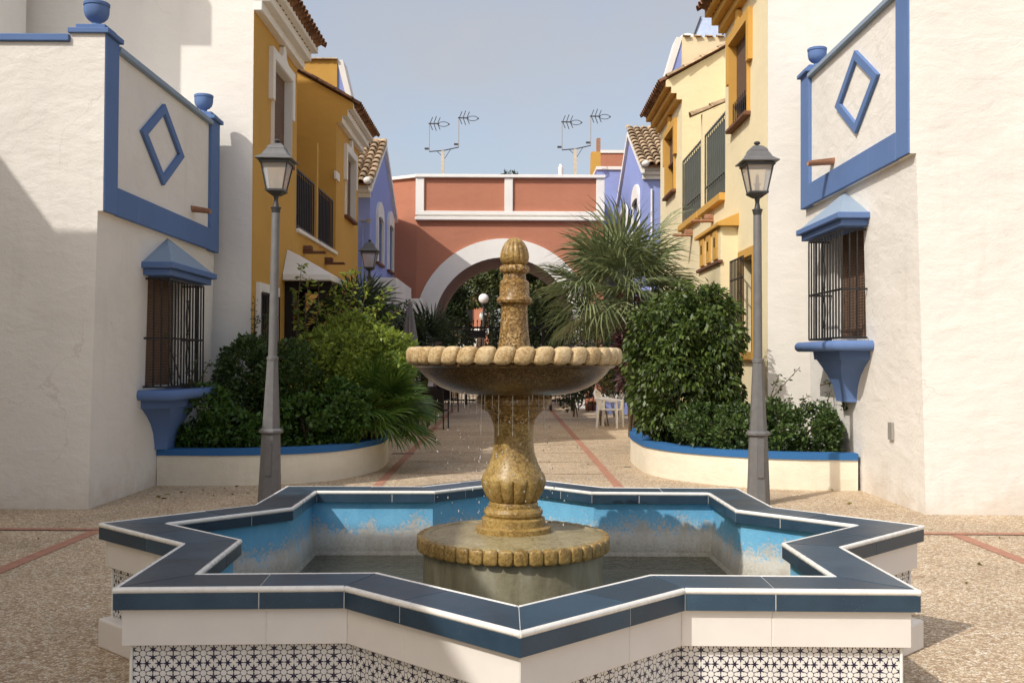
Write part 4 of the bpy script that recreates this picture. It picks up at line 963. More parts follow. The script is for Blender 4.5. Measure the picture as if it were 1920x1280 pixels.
    for (a, b) in ((Y1 + .03, yp - .3), (yp + .14, Y2 - (.32 if s < 0 else .05))):
        rl = MB()
        for z in ((zf + .08, zf + 1.08) if s < 0 else (zf + .08, zf + .42, zf + 1.45)): rl.box(X(X0 + .0), X(X0 + .03), a, b, z - .014, z + .014)
        ho = 1.08 if s < 0 else 1.45
        for y_ in (a, b): rl.box(X(X0 + .001), X(X0 + .029), y_ - .012, y_ + .012, zf + .03, zf + (1.08 if s < 0 else 1.45))
        rl = rl.build('railing', 'iron' if s < 0 else 'rail_grey', t)
        nb = 11; bar = with_mat(MB().box(-.010, .010, -.010, .010, 0, ho - .02).mesh('bar'), 'iron' if s < 0 else 'rail_grey')
        for k in range(nb): inst('bar', bar, rl, (X(X0 + .015), a + .03 + (b - a - .06) * k / (nb - 1), zf + .05))
        m = MB(); m.box(X(X0 + .06), X(X0 + .07), a + .03, b - .03, zf + .08, zf + ho - .04); m.build('privacy_screen', 'wicker' if s < 0 else 'rail_grey', rl)
    # clay spouts draining the terraces; shade on the left ones put into browner colour
    for k, yy in enumerate((18.75, 20.9) if s < 0 else (19.1, 21.3)):
        zz = 3.57 + dz
        m = MB(); m.box(X(X0 - .40), X(X0 + .02), yy - .085, yy + .085, zz - .07, zz - .03); m.build('rain_spout', 'sill_brown' if s < 0 else 'terracotta', t, bevel=.008)
        m = MB(); m.box(X(X0 - .16), X(X0 + .02), yy - .075, yy + .075, zz - .028, zz + .07); m.build('spout_hood', 'sill_brown' if s < 0 else 'terracotta', t, bevel=.02, seg=2)
    return t
rh_l = row_house(-1, 3.83, 0.0, 'yellow', 'trim_white', 'trim_white', 'deep ochre row house at left with white stepped cornices and window surrounds', (15.0, 18.05, 22.1, 25.3))
rh_r = row_house(1, 3.75, 0.66, 'pale', 'ochre', 'ochre', 'pale yellow sunlit row house at right with ochre cornices and window surrounds', (15.0, 18.0, 22.6, 25.9))
MB().box(-9.2, -5.3, 15.3, 18.0, 7.6, 13.0).build('upper_storey', 'yellow', rh_l)
# white hood over the left doorway on black timber brackets
m = MB(); a, b_, c, d = (-3.82, 17.0, 2.98), (-3.05, 17.0, 2.98), (-3.05, 18.5, 2.98), (-3.82, 18.5, 2.98); ap = (-3.825, 17.35, 3.42); ap2 = (-3.825, 18.3, 3.42)
m.poly([a, b_, ap]); m.quad(b_, c, ap2, ap); m.poly([c, d, ap2]); m.quad(a, d, c, b_); m.build('door_hood', 'trim_white', rh_l)
MB().box(-3.82, -3.02, 16.97, 18.53, 2.87, 2.978).build('hood_slab', 'trim_white', rh_l, bevel=.01)
for yy in (17.25, 18.25):
    m = MB(); m.tube([(-3.8, yy, 1.75), (-3.14, yy, 2.74)], 0.07, 4); m.box(-3.82, -3.05, yy - .06, yy + .06, 2.74, 2.865); m.box(-3.83, -3.70, yy - .06, yy + .06, 1.5, 2.735); m.build('bracket', 'wood_dark', rh_l)
MB().box(-3.83, -3.66, 17.2, 17.36, 2.48, 2.72).build('wall_lantern', 'lamp_dark', rh_l, bevel=.01)
MB().box(-3.845, -3.80, 21.95, 22.4, 5.45, 5.62).build('name_plate', 'trim_white', rh_l)
# bay with ochre hood and louvred openings on the right house
MB().box(3.76, 3.47, 17.02, 19.0, 2.55, 3.80).build('bay', 'pale', rh_r)
m = MB(); m.extrude([(3.76, 16.9, 3.805), (3.40, 16.9, 3.805), (3.40, 16.9, 3.87), (3.76, 16.9, 4.03)], (0, 2.2, 0)); m.build('bay_hood', 'ochre', rh_r, bevel=.006)
for k in range(3):
    y = 17.22 + 0.6 * k; m = MB(); m.box(3.44, 3.475, y, y + 0.36, 3.28, 3.78); p = m.build('bay_panel', 'ochre', rh_r, bevel=.006)
    MB().box(3.432, 3.437, y + .14, y + .22, 3.50, 3.66).build('slot', 'dark', p)
MB().box(3.42, 3.50, 16.98, 19.04, 3.19, 3.25).build('bay_ledge', 'sill_brown', rh_r, bevel=.01)
MB().box(3.70, 3.74, 17.6, 18.8, 0, 2.4).build('door', 'wood_dark', rh_r)  # dark sheet painted for the shaded recess of the doorway

# rooftop stair boxes behind the row houses
def roof_box(x0, x1, y, z0, z1, wall, label):
    t = thing('roof_room', ((x0 + x1) / 2, y + .6, z0), label, 'rooftop room'); s = -1 if x0 < 0 else 1
    e = x1 if s < 0 else x0
    m = MB(); m.box(x0, x1, y, y + 1.2, z0, z1); m.build('wall', wall, t)
    for k in range(5):
        inst('cap_tile', TILE_ROOF, t, (x0 + (x1 - x0) * (k + .05) / 5, y - .02, z1), (0, 0, R(-90)), (.6, .42, .45))
    m = MB(); m.extrude([(e, y + .05, z0), (e - s * .42, y + .05, z0), (e - s * .06, y + .05, z1 - .05), (e, y + .05, z1 - .05)], (0, .5, 0)); m.build('blue_gable', 'blue_house', t)
    m = MB(); m.extrude([(e - s * .42, y + .02, z0), (e - s * .54, y + .02, z0), (e - s * .13, y + .02, z1), (e - s * .0, y + .02, z1), (e - s * .0, y + .02, z1 - .045)], (0, .62, 0)); m.build('rake_trim', 'trim_white', t)
    return t
roof_box(-5.1, -4.19, 24.2, 7.0, 8.68, 'yellow', 'ochre rooftop box catching the sun above the left house roof')
roof_box(3.98, 5.3, 24.0, 7.8, 9.20, 'pale', 'pale cream rooftop box above the right house roof')
sp = thing('solar_heater', (4.7, 24.8, 9.2), 'slanted solar water heater panel standing on the cream rooftop box', 'solar panel')
m = MB(); m.extrude([(4.30, 24.6, 9.22), (4.95, 24.6, 9.22), (5.25, 24.9, 9.95), (4.60, 24.9, 9.95)], (0, .03, .02)); m.build('panel', plain('pale_blue_collector', (.42, .50, .66), .3), sp)
m = MB(); m.tube([(4.28, 24.57, 9.2), (4.58, 24.87, 9.97)], .02, 6); m.tube([(4.97, 24.57, 9.2), (5.27, 24.87, 9.97)], .02, 6); m.build('frame', 'antenna', sp)
m = MB(); m.ball((4.2, 24.5, 9.31), .2, .14, .13); m.build('tank', 'plastic', sp, smooth=60)

# ================================================================== BLUE HOUSES
def blue_house(s, X0, Ya, Yb, ze, zr, wins, label):
    t = thing('blue_house', (s * (X0 + 2), (Ya + Yb) / 2, 0), label, 'house'); X = lambda a: s * a; Ym = (Ya + Yb) / 2; far = 8.5
    hs = [(w[0], w[1], w[2], w[3]) for w in wins]
    m = MB(); facade_x(m, X(X0), Ya, Yb, 0, ze, hs, s * .14); m.poly([(X(X0), Ya, ze), (X(X0), Yb, ze), (X(X0), Ym, zr)])
    m.quad((X(X0), Ya, 0), (X(far), Ya, 0), (X(far), Ya, ze), (X(X0), Ya, ze)); m.quad((X(X0), Yb, 0), (X(far), Yb, 0), (X(far), Yb, ze), (X(X0), Yb, ze)); m.build('wall', 'blue_house', t)
    k = (zr - ze) / (Ym - Ya); sl = math.atan(k)
    m = MB()
    for (y0, y1) in ((Ya - .32, Ym), (Yb + .32, Ym)):
        z0 = ze - .32 * k
        m.extrude([(X(X0 - .05), y0, z0 + .04), (X(far), y0, z0 + .04), (X(far), y1, zr + .04), (X(X0 - .05), y1, zr + .04)], (0, 0, .05))
    rf = m.build('roof', 'tile_dark', t)
    ncol = 11; nrow = int((Ym - Ya + .3) / math.cos(sl) / 0.36) + 1
    for c in range(ncol):
        x = X0 - .02 + 0.235 * c
        for r in range(nrow):
            q = -.40 + r * 0.36 * math.cos(sl)
            if Ya + q > Ym - .1: continue
            inst('roof_tile', TILE_ROOF, rf, (X(x), Ya + q, ze + .135 + q * k + (0.01 if c else 0.03)), (sl - R(5), 0, random.uniform(-.05, .05)), (1.12 if c == 0 else 1, 1, 1))
    for k2 in range(7): inst('ridge_tile', TILE_ROOF, rf, (X(X0 - .05 + .4 * k2) if s > 0 else X(X0 + .35 + .4 * k2), Ym, zr + .10), (0, 0, R(-90)))
    # white rake boards and eave moulding
    for (y0, sg) in ((Ya - .3, 1), (Yb + .3, -1)):
        z0 = ze - .3 * k; m = MB(); m.extrude([(X(X0 - .09), y0, z0 - .13), (X(X0 - .09), Ym, zr - .11), (X(X0 - .09), Ym, zr + .07), (X(X0 - .09), y0, z0 + .05)], (s * .1, 0, 0)); m.build('rake_board', 'trim_white', t)
    for j in range(3): MB().box(X(X0 - .02), X(far), Ya - .07 * (j + 1), Ya + .02, ze - .42 + .12 * j, ze - .305 + .12 * j).build('eave_moulding', 'trim_white', t, bevel=.01)
    m = MB(); m.ball((X(X0 + .02), Ya - .36, ze - .02), .12, .1, .1); m.build('eave_stop', 'trim_white', t, smooth=60)
    for (y0, y1, z0, z1) in wins:
        wn = MB().box(X(X0 + .10), X(X0 + .13), y0, y1, z0, z1).build('window', 'glass', t); e = .15; ym = (y0 + y1) / 2; m = MB()
        out = [(y0 - e, z0), (y0 - e, z1)] + [(ym - (y1 - y0 + 2 * e) / 2 * math.cos(q), z1 + .42 * math.sin(q)) for q in np.linspace(.2, PI - .2, 9)] + [(y1 + e, z1), (y1 + e, z0)]
        inn = [(y0, z0), (y0, z1 - .12)] + [(ym - (y1 - y0) / 2 * math.cos(q), z1 - .12 + .1 * math.sin(q)) for q in np.linspace(.2, PI - .2, 9)] + [(y1, z1 - .12), (y1, z0)]
        m.ringext([(X(X0 + .01), y, z) for y, z in out], [(X(X0 + .01), y, z) for y, z in inn], (-s * .08, 0, 0)); m.build('surround', 'trim_white', wn)
        MB().box(X(X0 - .1), X(X0 + .1), y0 - .1, y1 + .1, z0 - .08, z0 - .01).build('sill', 'sill_brown', wn, bevel=.01)
    return t
bh_l = blue_house(-1, 3.83, 27.4, 33.0, 6.32, 7.92, [(28.75, 29.85, 4.32, 5.65), (31.3, 32.35, 4.32, 5.75)], 'periwinkle blue gabled house at left in shade with tiled roof')
bh_r = blue_house(1, 3.75, 29.4, 35.9, 7.2, 8.85, [(30.2, 31.6, 4.6, 6.45), (33.3, 35.0, 4.6, 6.35)], 'periwinkle blue gabled house at right in sun with tiled roof')
MB().box(-3.84, -3.2, 28.2, 32.4, 3.1, 3.82).build('balcony', 'trim_white', bh_l, bevel=.01)
MB().box(-3.84, -3.17, 28.15, 32.45, 3.0, 3.098).build('balcony_slab', 'trim_white', bh_l, bevel=.01)
m = MB(); m.tube([(-4.05, 27.4, 5.28), (-3.85, 27.15, 5.26)], .03, 6); m.lathe([(.05, 0), (.07, .1), (.02, .12)], 10, (-3.82, 27.1, 5.18)); m.build('wall_spotlight', 'galv', bh_l)
pp = MB(); pp.tube([(-4.02, 27.37, 0), (-4.02, 27.37, 5.1)], .03, 8); pp.build('downpipe', 'blue_house', bh_l)
pp = MB(); pp.tube([(4.0, 29.36, 0), (4.0, 29.36, 6.5)], .03, 8); pp.build('downpipe', 'trim_white', bh_r)

# ================================================================== RED ARCH GATEWAY
ag = thing('arch_gateway', (-0.26, 35, 0), 'brick red gateway wall with a wide white archway closing the lane', 'gateway')
ax, az, ri, ro = -0.26, 2.60, 2.27, 2.88; YA, YB_ = 33.0, 36.8; zt = 7.50
def arch_pts(r, n=32): return [(ax + r * math.cos(PI - PI * k / n), az + r * math.sin(PI - PI * k / n)) for k in range(n + 1)]
m = MB(); P = arch_pts(ri); x0, x1 = -3.1, 2.95
for (yy) in (YA, YB_):
    for k in range(len(P) - 1):
        (a, b), (c, d) = P[k], P[k + 1]; m.quad((a, yy, b), (c, yy, d), (c, yy, zt), (a, yy, zt))
    m.quad((x0, yy, 0), (ax - ri, yy, 0), (ax - ri, yy, zt), (x0, yy, zt)); m.quad((ax + ri, yy, 0), (x1, yy, 0), (x1, yy, zt), (ax + ri, yy, zt))
m.quad((x1, YA, 0), (x1, YB_, 0), (x1, YB_, zt), (x1, YA, zt)); m.quad((x0, YA, zt), (x1, YA, zt), (x1, YB_, zt), (x0, YB_, zt))
m.quad((x0, YA, 0), (x0, YA, zt), (-4.6, YA + .9, zt), (-4.6, YA + .9, 0))
m.build('wall', 'red', ag)
M['intrados'] = stucco('mauve_grey_soffit', (0.30, 0.22, 0.21), amount=0.2)
m = MB()
for k in range(len(P) - 1): (a, b), (c, d) = P[k], P[k + 1]; m.quad((a, YA - .05, b), (a, YB_, b), (c, YB_, d), (c, YA - .05, d))
for xx in (ax - ri, ax + ri): m.quad((xx, YA - .05, 0), (xx, YB_, 0), (xx, YB_, az), (xx, YA - .05, az))
m.build('soffit', 'intrados', ag, smooth=60)
m = MB(); Pi, Po = arch_pts(ri + .001, 40), arch_pts(ro, 40); Pi = [(ax - ri - .001, 0)] + Pi + [(ax + ri + .001, 0)]; Po = [(ax - ro, 0)] + Po + [(ax + ro, 0)]
n = len(Pi)
for yy in (YA - .07, YA - .001):
    m.v += [(a, yy, b) for a, b in Pi] + [(a, yy, b) for a, b in Po]
for k in range(n - 1):
    m.f += [(k, k + 1, n + k + 1, n + k), (n + k, n + k + 1, 3 * n + k + 1, 3 * n + k), (k + 1, k, 2 * n + k, 2 * n + k + 1)]
m.build('archivolt', 'trim_white', ag)
zb0 = 6.06
MB().box(-3.13, 2.97, YA - .10, YA + .06, zb0 + .17, zb0 + .30).build('frame_band', 'trim_white', ag, bevel=.01)
MB().box(-3.15, 2.99, YA - .16, YA + .05, zb0 + .0, zb0 + .10).build('frame_moulding', 'trim_white', ag, bevel=.02, seg=2)
MB().box(-3.10, 2.94, YA - .03, YA + .05, zb0 + .101, zb0 + .169).build('frame_recess', 'trim_white', ag)
for xx in (-3.13, -0.265, 2.70): MB().box(xx, xx + .27, YA - .085, YA + .05, zb0 + .302, zt - .06).build('frame_post', 'trim_white', ag, bevel=.01)
MB().box(-3.15, 2.99, YA - .14, YA + .3, zt - .058, zt + .04).build('wall_cap', 'trim_white', ag, bevel=.01)
m = MB(); m.extrude([(-3.152, YA - .1, zt - .058), (-4.62, YA + .82, zt - .058), (-4.62, YA + 1.1, zt - .058), (-3.152, YA + .25, zt - .058)], (0, 0, .098)); m.build('return_cap', 'trim_white', ag)
# low white wall at the foot of the arch
tag(MB().box(-3.72, -2.75, 31.6, 32.6, 0, 3.45).build('side_porch', 'trim_white', bevel=.02), 'low white porch block between the blue house and the archway', 'porch')
# iron gate in the archway
gt = thing('iron_gate', (ax, 36.0, 0), 'black iron gate with spear-topped bars inside the archway', 'gate')
m = MB()
for z in (0.15, 1.15, 2.70): m.box(ax - ri + .02, ax + ri - .02, 35.97, 36.03, z - .035, z + .035)
for xx in (-1.35, 1.35): m.box(ax + xx - .05, ax + xx + .05, 35.95, 36.05, 0, 2.9)
m.box(ax - 1.25, ax - .7, 35.95, 36.05, 2.35, 2.6)
fr = m.build('frame', 'iron', gt)
bm_ = MB(); bm_.box(-.012, .012, -.012, .012, 0, 2.86); bm_.lathe([(.012, 2.86), (.024, 2.9), (.002, 2.98)], 6); bm_ = with_mat(bm_.mesh('bar'), 'iron')
for k in range(33): inst('bar', bm_, fr, (ax - ri + .07 + (2 * ri - .14) * k / 32, 36.0, 0.02))

# far roofs on the right of the arch
fb = thing('far_blue_wing', (3.2, 36.5, 0), 'flat roofed pale blue wing between the arch and the right blue house', 'building')
MB().box(2.97, 4.6, 36.0, 38, 0, 8.28).build('wall', 'blue_house', fb)
MB().box(2.94, 4.6, 35.94, 38.05, 8.282, 8.40).build('parapet_cap', 'trim_white', fb, bevel=.01)
MB().box(2.97, 3.75, 35.5, 35.98, 5.2, 6.3).build('lean_to_roof', 'tile_dark', fb)
rb = thing('far_red_block', (4.4, 43, 0), 'distant brick red block rising above the pale blue wing', 'building')
MB().box(3.55, 6.0, 42, 46, 0, 10.1).build('wall', 'red', rb); MB().box(3.5, 6.0, 41.95, 46, 10.102, 10.22).build('parapet_cap', 'trim_white', rb)
ch = thing('ochre_chimney', (3.2, 40, 7), 'tapered ochre chimney stack behind the arch roof', 'chimney')
m = MB(); m.extrude([(3.02, 40, 5.5), (3.5, 40, 5.5), (3.44, 40, 9.75), (3.08, 40, 9.75)], (0, .5, 0)); m.build('stack', 'yellow', ch)
MB().box(3.3, 3.44, 40.05, 40.4, 9.755, 10.3).build('flue', 'terracotta', ch)
fl = thing('white_flue', (1.65, 35.5, 7.5), 'short white vent pipe on the arch roof beside the right antenna', 'vent pipe')
m = MB(); m.lathe([(.075, 7.4), (.085, 8.0), (.09, 8.25), (.06, 8.28), (.055, 8.34), (.02, 8.35)], 12, (1.66, 35.3, 0)); m.build('pipe', 'plastic', fl, smooth=40)

# television antennas
def antenna(x, z0, label, loc_y=35.2):
    t = thing('tv_antenna', (x, loc_y, z0), label, 'antenna', None); y = loc_y
    m = MB(); m.box(x - .05, x + .05, y - .05, y + .05, z0 - .6, z0 + .85); m.build('mast', 'cream_mast', t)
    m = MB(); m.tube([(x - .46, y - .1, z0 + .80), (x + .02, y, z0 + .86), (x + .54, y + .1, z0 + 1.0)], .018, 6); m.tube([(x + .06, y, z0 + .58), (x + .27, y + .05, z0 + .92)], .010, 5); m.tube([(x - .06, y, z0 + .7), (x - .2, y, z0 + .83)], .010, 5); m.build('crossarm', 'antenna', t)
    for (dx, za, zb) in ((-.46, .80, 1.75), (.54, 1.0, 2.0)):
        yy = y + (.1 if dx > 0 else -.1)
        MB().tube([(x + dx, yy, z0 + za), (x + dx, yy, z0 + zb)], .014, 6).build('pole', 'galv', t)
        MB().box(x + dx - .16, x + dx - .02, yy - .03, yy + .03, z0 + za + .07, z0 + za + .13).build('clamp', 'antenna', t)
        m = MB(); zt_ = z0 + zb + .02; m.tube([(x + dx - .03, yy, zt_), (x + dx + .34, yy - .02, zt_ - .01)], .022, 6)
        for k, hl in enumerate((.22, .25, .21)):
            bx = x + dx + .02 + .13 * k; m.tube([(bx + .09, yy, zt_ + hl), (bx, yy, zt_)], .014, 5); m.tube([(bx, yy, zt_), (bx + .09, yy, zt_ - hl)], .014, 5)
        lp = [(x + dx + .30 + .36 * (1 - math.cos(q)) / 2 * 1.0, yy + .02 * math.sin(q), zt_ - .02 + .085 * math.sin(q)) for q in np.linspace(0, 2 * PI, 17)]
        m.tube(lp, .012, 5, caps=False); m.ball((x + dx + .67, yy, zt_ - .02), .03); m.build('yagi', 'antenna', t)
    return t
antenna(-2.42, 7.92, 'twin yagi television antenna above the left half of the arch wall')
antenna(2.15, 8.0, 'twin yagi television antenna above the right half of the arch wall')
sa = thing('roof_aerial', (4.6, 33.5, 8.9), 'small wire aerial on the ridge of the right blue house', 'antenna')
m = MB(); m.tube([(4.55, 33, 8.85), (4.55, 33, 9.55)], .015, 5); m.tube([(4.35, 33, 9.5), (5.0, 33, 9.3)], .012, 5); m.build('rods', 'galv', sa)

# ================================================================== PLANTERS
def planter(outline, z, label):
    cx = sum(p[0] for p in outline) / len(outline); cy = sum(p[1] for p in outline) / len(outline)
    t = thing('planter', (cx, cy, 0), label, 'planter')
    P = [Vector(p) for p in outline]
    fine = []
    for i in range(len(P) - 1):
        p0, p1, p2, p3 = P[max(i - 1, 0)], P[i], P[i + 1], P[min(i + 2, len(P) - 1)]
        for k in range(6):
            u = k / 6; fine.append(0.5 * ((2 * p1) + (-p0 + p2) * u + (2 * p0 - 5 * p1 + 4 * p2 - p3) * u * u + (-p0 + 3 * p1 - 3 * p2 + p3) * u ** 3))
    fine.append(P[-1])
    def off(d):
        out = []
        for i, p in enumerate(fine):
            e = (fine[min(i + 1, len(fine) - 1)] - fine[max(i - 1, 0)]).normalized(); out.append(p + Vector((-e.y, e.x)) * d)
        return out
    sgn = 1 if (Vector((cx, cy)) - fine[len(fine) // 2]).dot(Vector((-(fine[len(fine) // 2 + 1] - fine[len(fine) // 2]).y, (fine[len(fine) // 2 + 1] - fine[len(fine) // 2]).x))) > 0 else -1
    def band(m, a, b, z0, z1):
        A, B = off(a * sgn), off(b * sgn)
        for i in range(len(A) - 1):
            for (u, v, za, zb) in ((A, A, z0, z1), (B, B, z0, z1)): m.quad((u[i].x, u[i].y, za), (u[i + 1].x, u[i + 1].y, za), (u[i + 1].x, u[i + 1].y, zb), (u[i].x, u[i].y, zb))
            m.quad((A[i].x, A[i].y, z1), (A[i + 1].x, A[i + 1].y, z1), (B[i + 1].x, B[i + 1].y, z1), (B[i].x, B[i].y, z1))
            m.quad((A[i].x, A[i].y, z0), (A[i + 1].x, A[i + 1].y, z0), (B[i + 1].x, B[i + 1].y, z0), (B[i].x, B[i].y, z0))
    m = MB(); band(m, 0, .16, 0, z - .08); m.build('wall', 'planter', t, smooth=40)
    m = MB(); band(m, -.02, .19, z - .0795, z); m.build('coping', 'blue_coping', t, smooth=40)
    m = MB(); A = off(.1 * sgn); m.poly([(p.x, p.y, z - .09) for p in A]); m.build('soil', 'soil', t)
    return t
planter([(4.2, 12.42), (3.5, 12.48), (2.87, 12.72), (2.25, 13.3), (1.92, 14.0), (1.84, 14.75), (1.88, 16.2), (2.2, 17.4), (3.0, 18.1), (3.7, 18.2)], 0.45, 'sunlit cream planter wall with blue coping at right of the path')
planter([(-4.36, 12.6), (-3.5, 12.62), (-2.75, 12.85), (-2.25, 13.3), (-1.95, 14.1), (-1.86, 14.8), (-1.95, 16.2), (-2.3, 17.3), (-3.0, 18.0), (-3.8, 18.2)], 0.45, 'shaded cream planter wall with blue coping at left of the path')

# ================================================================== PLANTS
def px2(px, py, Y): return atY(px, py, Y)
# right planter
plant('ficus_bush', (2.45, 14.4, 0.36), 'big rounded glossy green ficus bush in the right planter beside the lamp post', 'bush',
      [((2.44, 14.45, 1.34), (.90, .9, 1.08)), ((2.72, 14.4, 1.88), (.64, .62, .78)), ((2.22, 14.5, 1.92), (.64, .62, .78)), ((2.44, 14.3, .85), (.72, .65, .5))], 21000, 0.088, 'ficus', zmin=0.40, lumps=60, lump_r=.23, width=.46, droop=1.1, spread=.4, stems=7, inner=.12)
plant('low_shrub', (2.75, 13.25, 0.36), 'small leaved low green shrub at the foot of the ficus bush', 'bush',
      [((2.55, 13.45, 0.66), (.45, .35, .34)), ((2.95, 13.15, .68), (.42, .36, .36))], 5600, 0.058, 'hedge', zmin=.38, width=.55, lumps=30, lump_r=.28, droop=.1, stems=4)
plant('low_hedge', (3.6, 13.0, 0.36), 'low dense hedge at the right end of the right planter under the window corbel', 'hedge',
      [((3.35, 13.05, .68), (.42, .38, .36)), ((3.78, 12.95, .70), (.40, .34, .38)), ((4.0, 12.95, .62), (.17, .28, .32))], 7500, 0.055, 'hedge', zmin=.38, width=.55, lumps=30, lump_r=.28, droop=.1, stems=4)
# left planter
plant('clipped_hedge', (-3.5, 14.1, 0.36), 'dark clipped hedge behind the left lamp post', 'hedge',
      [((-3.65, 14.25, 1.18), (.52, .5, .74)), ((-3.1, 14.1, 1.15), (.58, .5, .74)), ((-3.4, 13.9, .75), (.75, .5, .45))], 19000, 0.058, 'hedge', zmin=.38, zmax=1.90, width=.6, lumps=120, lump_r=.19, droop=.05, spread=.6)
plant('leafy_shrub', (-3.95, 13.2, 0.36), 'low leafy shrub growing under the left window sill', 'bush',
      [((-3.95, 13.15, .80), (.42, .40, .46)), ((-3.6, 13.15, .62), (.42, .36, .32))], 5600, 0.078, 'lowbush', zmin=.38, width=.5, lumps=30, lump_r=.28, droop=.5)
plant('mixed_shrub', (-2.3, 14.6, 0.36), 'tall yellow green shrub with loose upright shoots in the left planter', 'bush',
      [((-2.75, 14.35, 1.05), (.55, .5, .72)), ((-2.3, 14.5, 1.18), (.6, .6, .82)), ((-1.95, 14.9, 1.35), (.55, .6, .62)), ((-2.35, 15.2, 1.75), (.5, .5, .5)), ((-1.85, 15.3, 1.62), (.42, .5, .48)), ((-2.75, 14.9, 1.6), (.45, .5, .5))], 17000, 0.072, 'lime', zmin=.38, width=.5, lumps=36, lump_r=.28, droop=.15, spread=.8, stems=9)
plant('dark_shrub', (-2.65, 13.65, 0.36), 'dark green shrub filling the front of the left planter beside the hedge', 'bush',
      [((-2.75, 13.6, .72), (.55, .38, .40)), ((-2.25, 13.75, .80), (.40, .36, .44))], 7000, 0.075, 'lowbush', zmin=.38, width=.6, lumps=30, lump_r=.28, droop=.5)
# loose shoots and climbing sprigs: stems carrying leaves
def sprigs(name, loc, label, cat, stems, mat, size=.07, per=30, group=None, ld=.25):
    t = thing(name, loc, label, cat, group); b = Vector(loc); s = MB(); P, N = [], []
    for pts in stems:
        pts = [Vector(p) for p in pts]; s.tube(pts, [.010 - .006 * i / (len(pts) - 1) for i in range(len(pts))], 5)
        for _ in range(per):
            u = random.random() ** .8 * (len(pts) - 1); i = min(int(u), len(pts) - 2); p = pts[i].lerp(pts[i + 1], u - i)
            d = Vector((random.gauss(0, 1), random.gauss(0, 1), random.gauss(.3, .6))).normalized(); P.append(p + d * random.uniform(0, .03)); N.append(d)
    s.build('stem', 'stem', t); me = leaves_mesh('foliage', np.array(P) - np.array(b), np.array(N), size, width=.42, droop=ld, spread=.3); me.materials.append(M[mat])
    o = bpy.data.objects.new('foliage', me); C.objects.link(o); o.parent = t; o['kind'] = 'stuff'
    return t
def shoot(px0, py0, px1, py1, Y, lean=.05):
    a, b = px2(px0, py0, Y), px2(px1, py1, Y); m_ = (a + b) / 2 + Vector((random.uniform(-lean, lean), random.uniform(-lean, lean), 0)); return [a, m_, b]
sprigs('tall_shoots', (-3.0, 15.2, .36), 'slender upright leafy shoots rising in front of the white door hood', 'plant',
       [shoot(562, 640, 566, 495, 15.2), shoot(590, 640, 598, 525, 15.2), shoot(556, 640, 552, 540, 15.2), shoot(575, 640, 580, 520, 15.3)], 'lime', .085, 46)
sprigs('leafy_tree', (-2.3, 15.6, .36), 'loose young leafy tree beside the distant lamp post', 'small tree',
       [shoot(640, 700, 650, 512, 15.6, .1), shoot(650, 700, 690, 525, 15.6, .1), shoot(640, 700, 625, 530, 15.6, .1), shoot(660, 680, 725, 540, 15.6, .1), shoot(650, 660, 668, 500, 15.6, .1), shoot(630, 680, 640, 560, 15.5, .1), shoot(660, 700, 700, 570, 15.4, .1), shoot(640, 690, 605, 575, 15.4, .1), shoot(670, 690, 745, 580, 15.4, .1)], 'lime', .095, 80)
sprigs('climbing_plant', (-4.1, 12.9, .4), 'thin climber twining through the left window grille', 'climber',
       [shoot(345, 735, 300, 600, 12.9, .05), shoot(300, 600, 290, 570, 12.8, .02), shoot(350, 740, 372, 660, 12.9, .03), shoot(330, 740, 318, 690, 12.9), shoot(360, 730, 392, 680, 13.0)], 'hedge', .045, 34)
sprigs('arching_branch', (3.3, 13.4, .4), 'thin leafy branch arching above the low hedge against the white wall', 'branch',
       [shoot(1432, 765, 1500, 688, 13.4, .02), shoot(1436, 770, 1462, 700, 13.5, .02), shoot(1500, 760, 1515, 742, 13.2), shoot(1538, 722, 1572, 714, 13.2, .01), shoot(1553, 770, 1556, 735, 13.2), shoot(1480, 775, 1485, 745, 13.1), shoot(1583, 770, 1585, 755, 12.9)], 'hedge', .05, 30)
sprigs('window_creeper', (-3.75, 15.2, .4), 'fine creeper in front of the ochre house window grille', 'climber',
       [shoot(478, 650, 478, 560, 14.9, .03), shoot(490, 650, 505, 580, 14.9, .03), shoot(470, 640, 486, 590, 14.9, .03)], 'hedge', .05, 34)

# fan palms: every frond an object
def frond_mesh(name, mat, Lp, Rf, nl=34, wd=.036, droop=.22, seed=0):
    g2 = random.Random(seed); m = MB()
    m.tube([(0, 0, 0), (0, Lp * .5, .02 * Lp), (0, Lp, 0)], [.012, .009, .007], 5)
    for k in range(nl):
        a = R(-128 + 256 * (k + .5) / nl); ln = Rf * (1 - .28 * (abs(a) / R(128)) ** 2) * g2.uniform(.9, 1.06); dz = .10 * Rf * math.cos(a * .5)
        dx, dy = math.sin(a), math.cos(a); px, py = dy, -dx; w_ = wd * g2.uniform(.8, 1.1)
        q = lambda r, o, z: (dx * r + px * o, Lp + dy * r + py * o, z)
        z1 = .05 * Rf * (1 if k % 2 else .3); zt_ = -droop * Rf * g2.uniform(.6, 1.5) * (.6 + .6 * abs(a) / R(128))
        n = len(m.v); m.v += [q(.0, 0, 0), q(ln * .5, -w_ / 2, z1), q(ln * .78, -w_ * .3, z1 + zt_ * .35), q(ln, 0, zt_), q(ln * .78, w_ * .3, z1 + zt_ * .35 - .01), q(ln * .5, w_ / 2, z1 - .012)]
        m.f += [(n, n + 1, n + 5), (n + 1, n + 2, n + 4, n + 5), (n + 2, n + 3, n + 4)]
    return with_mat(m.mesh(name), mat)
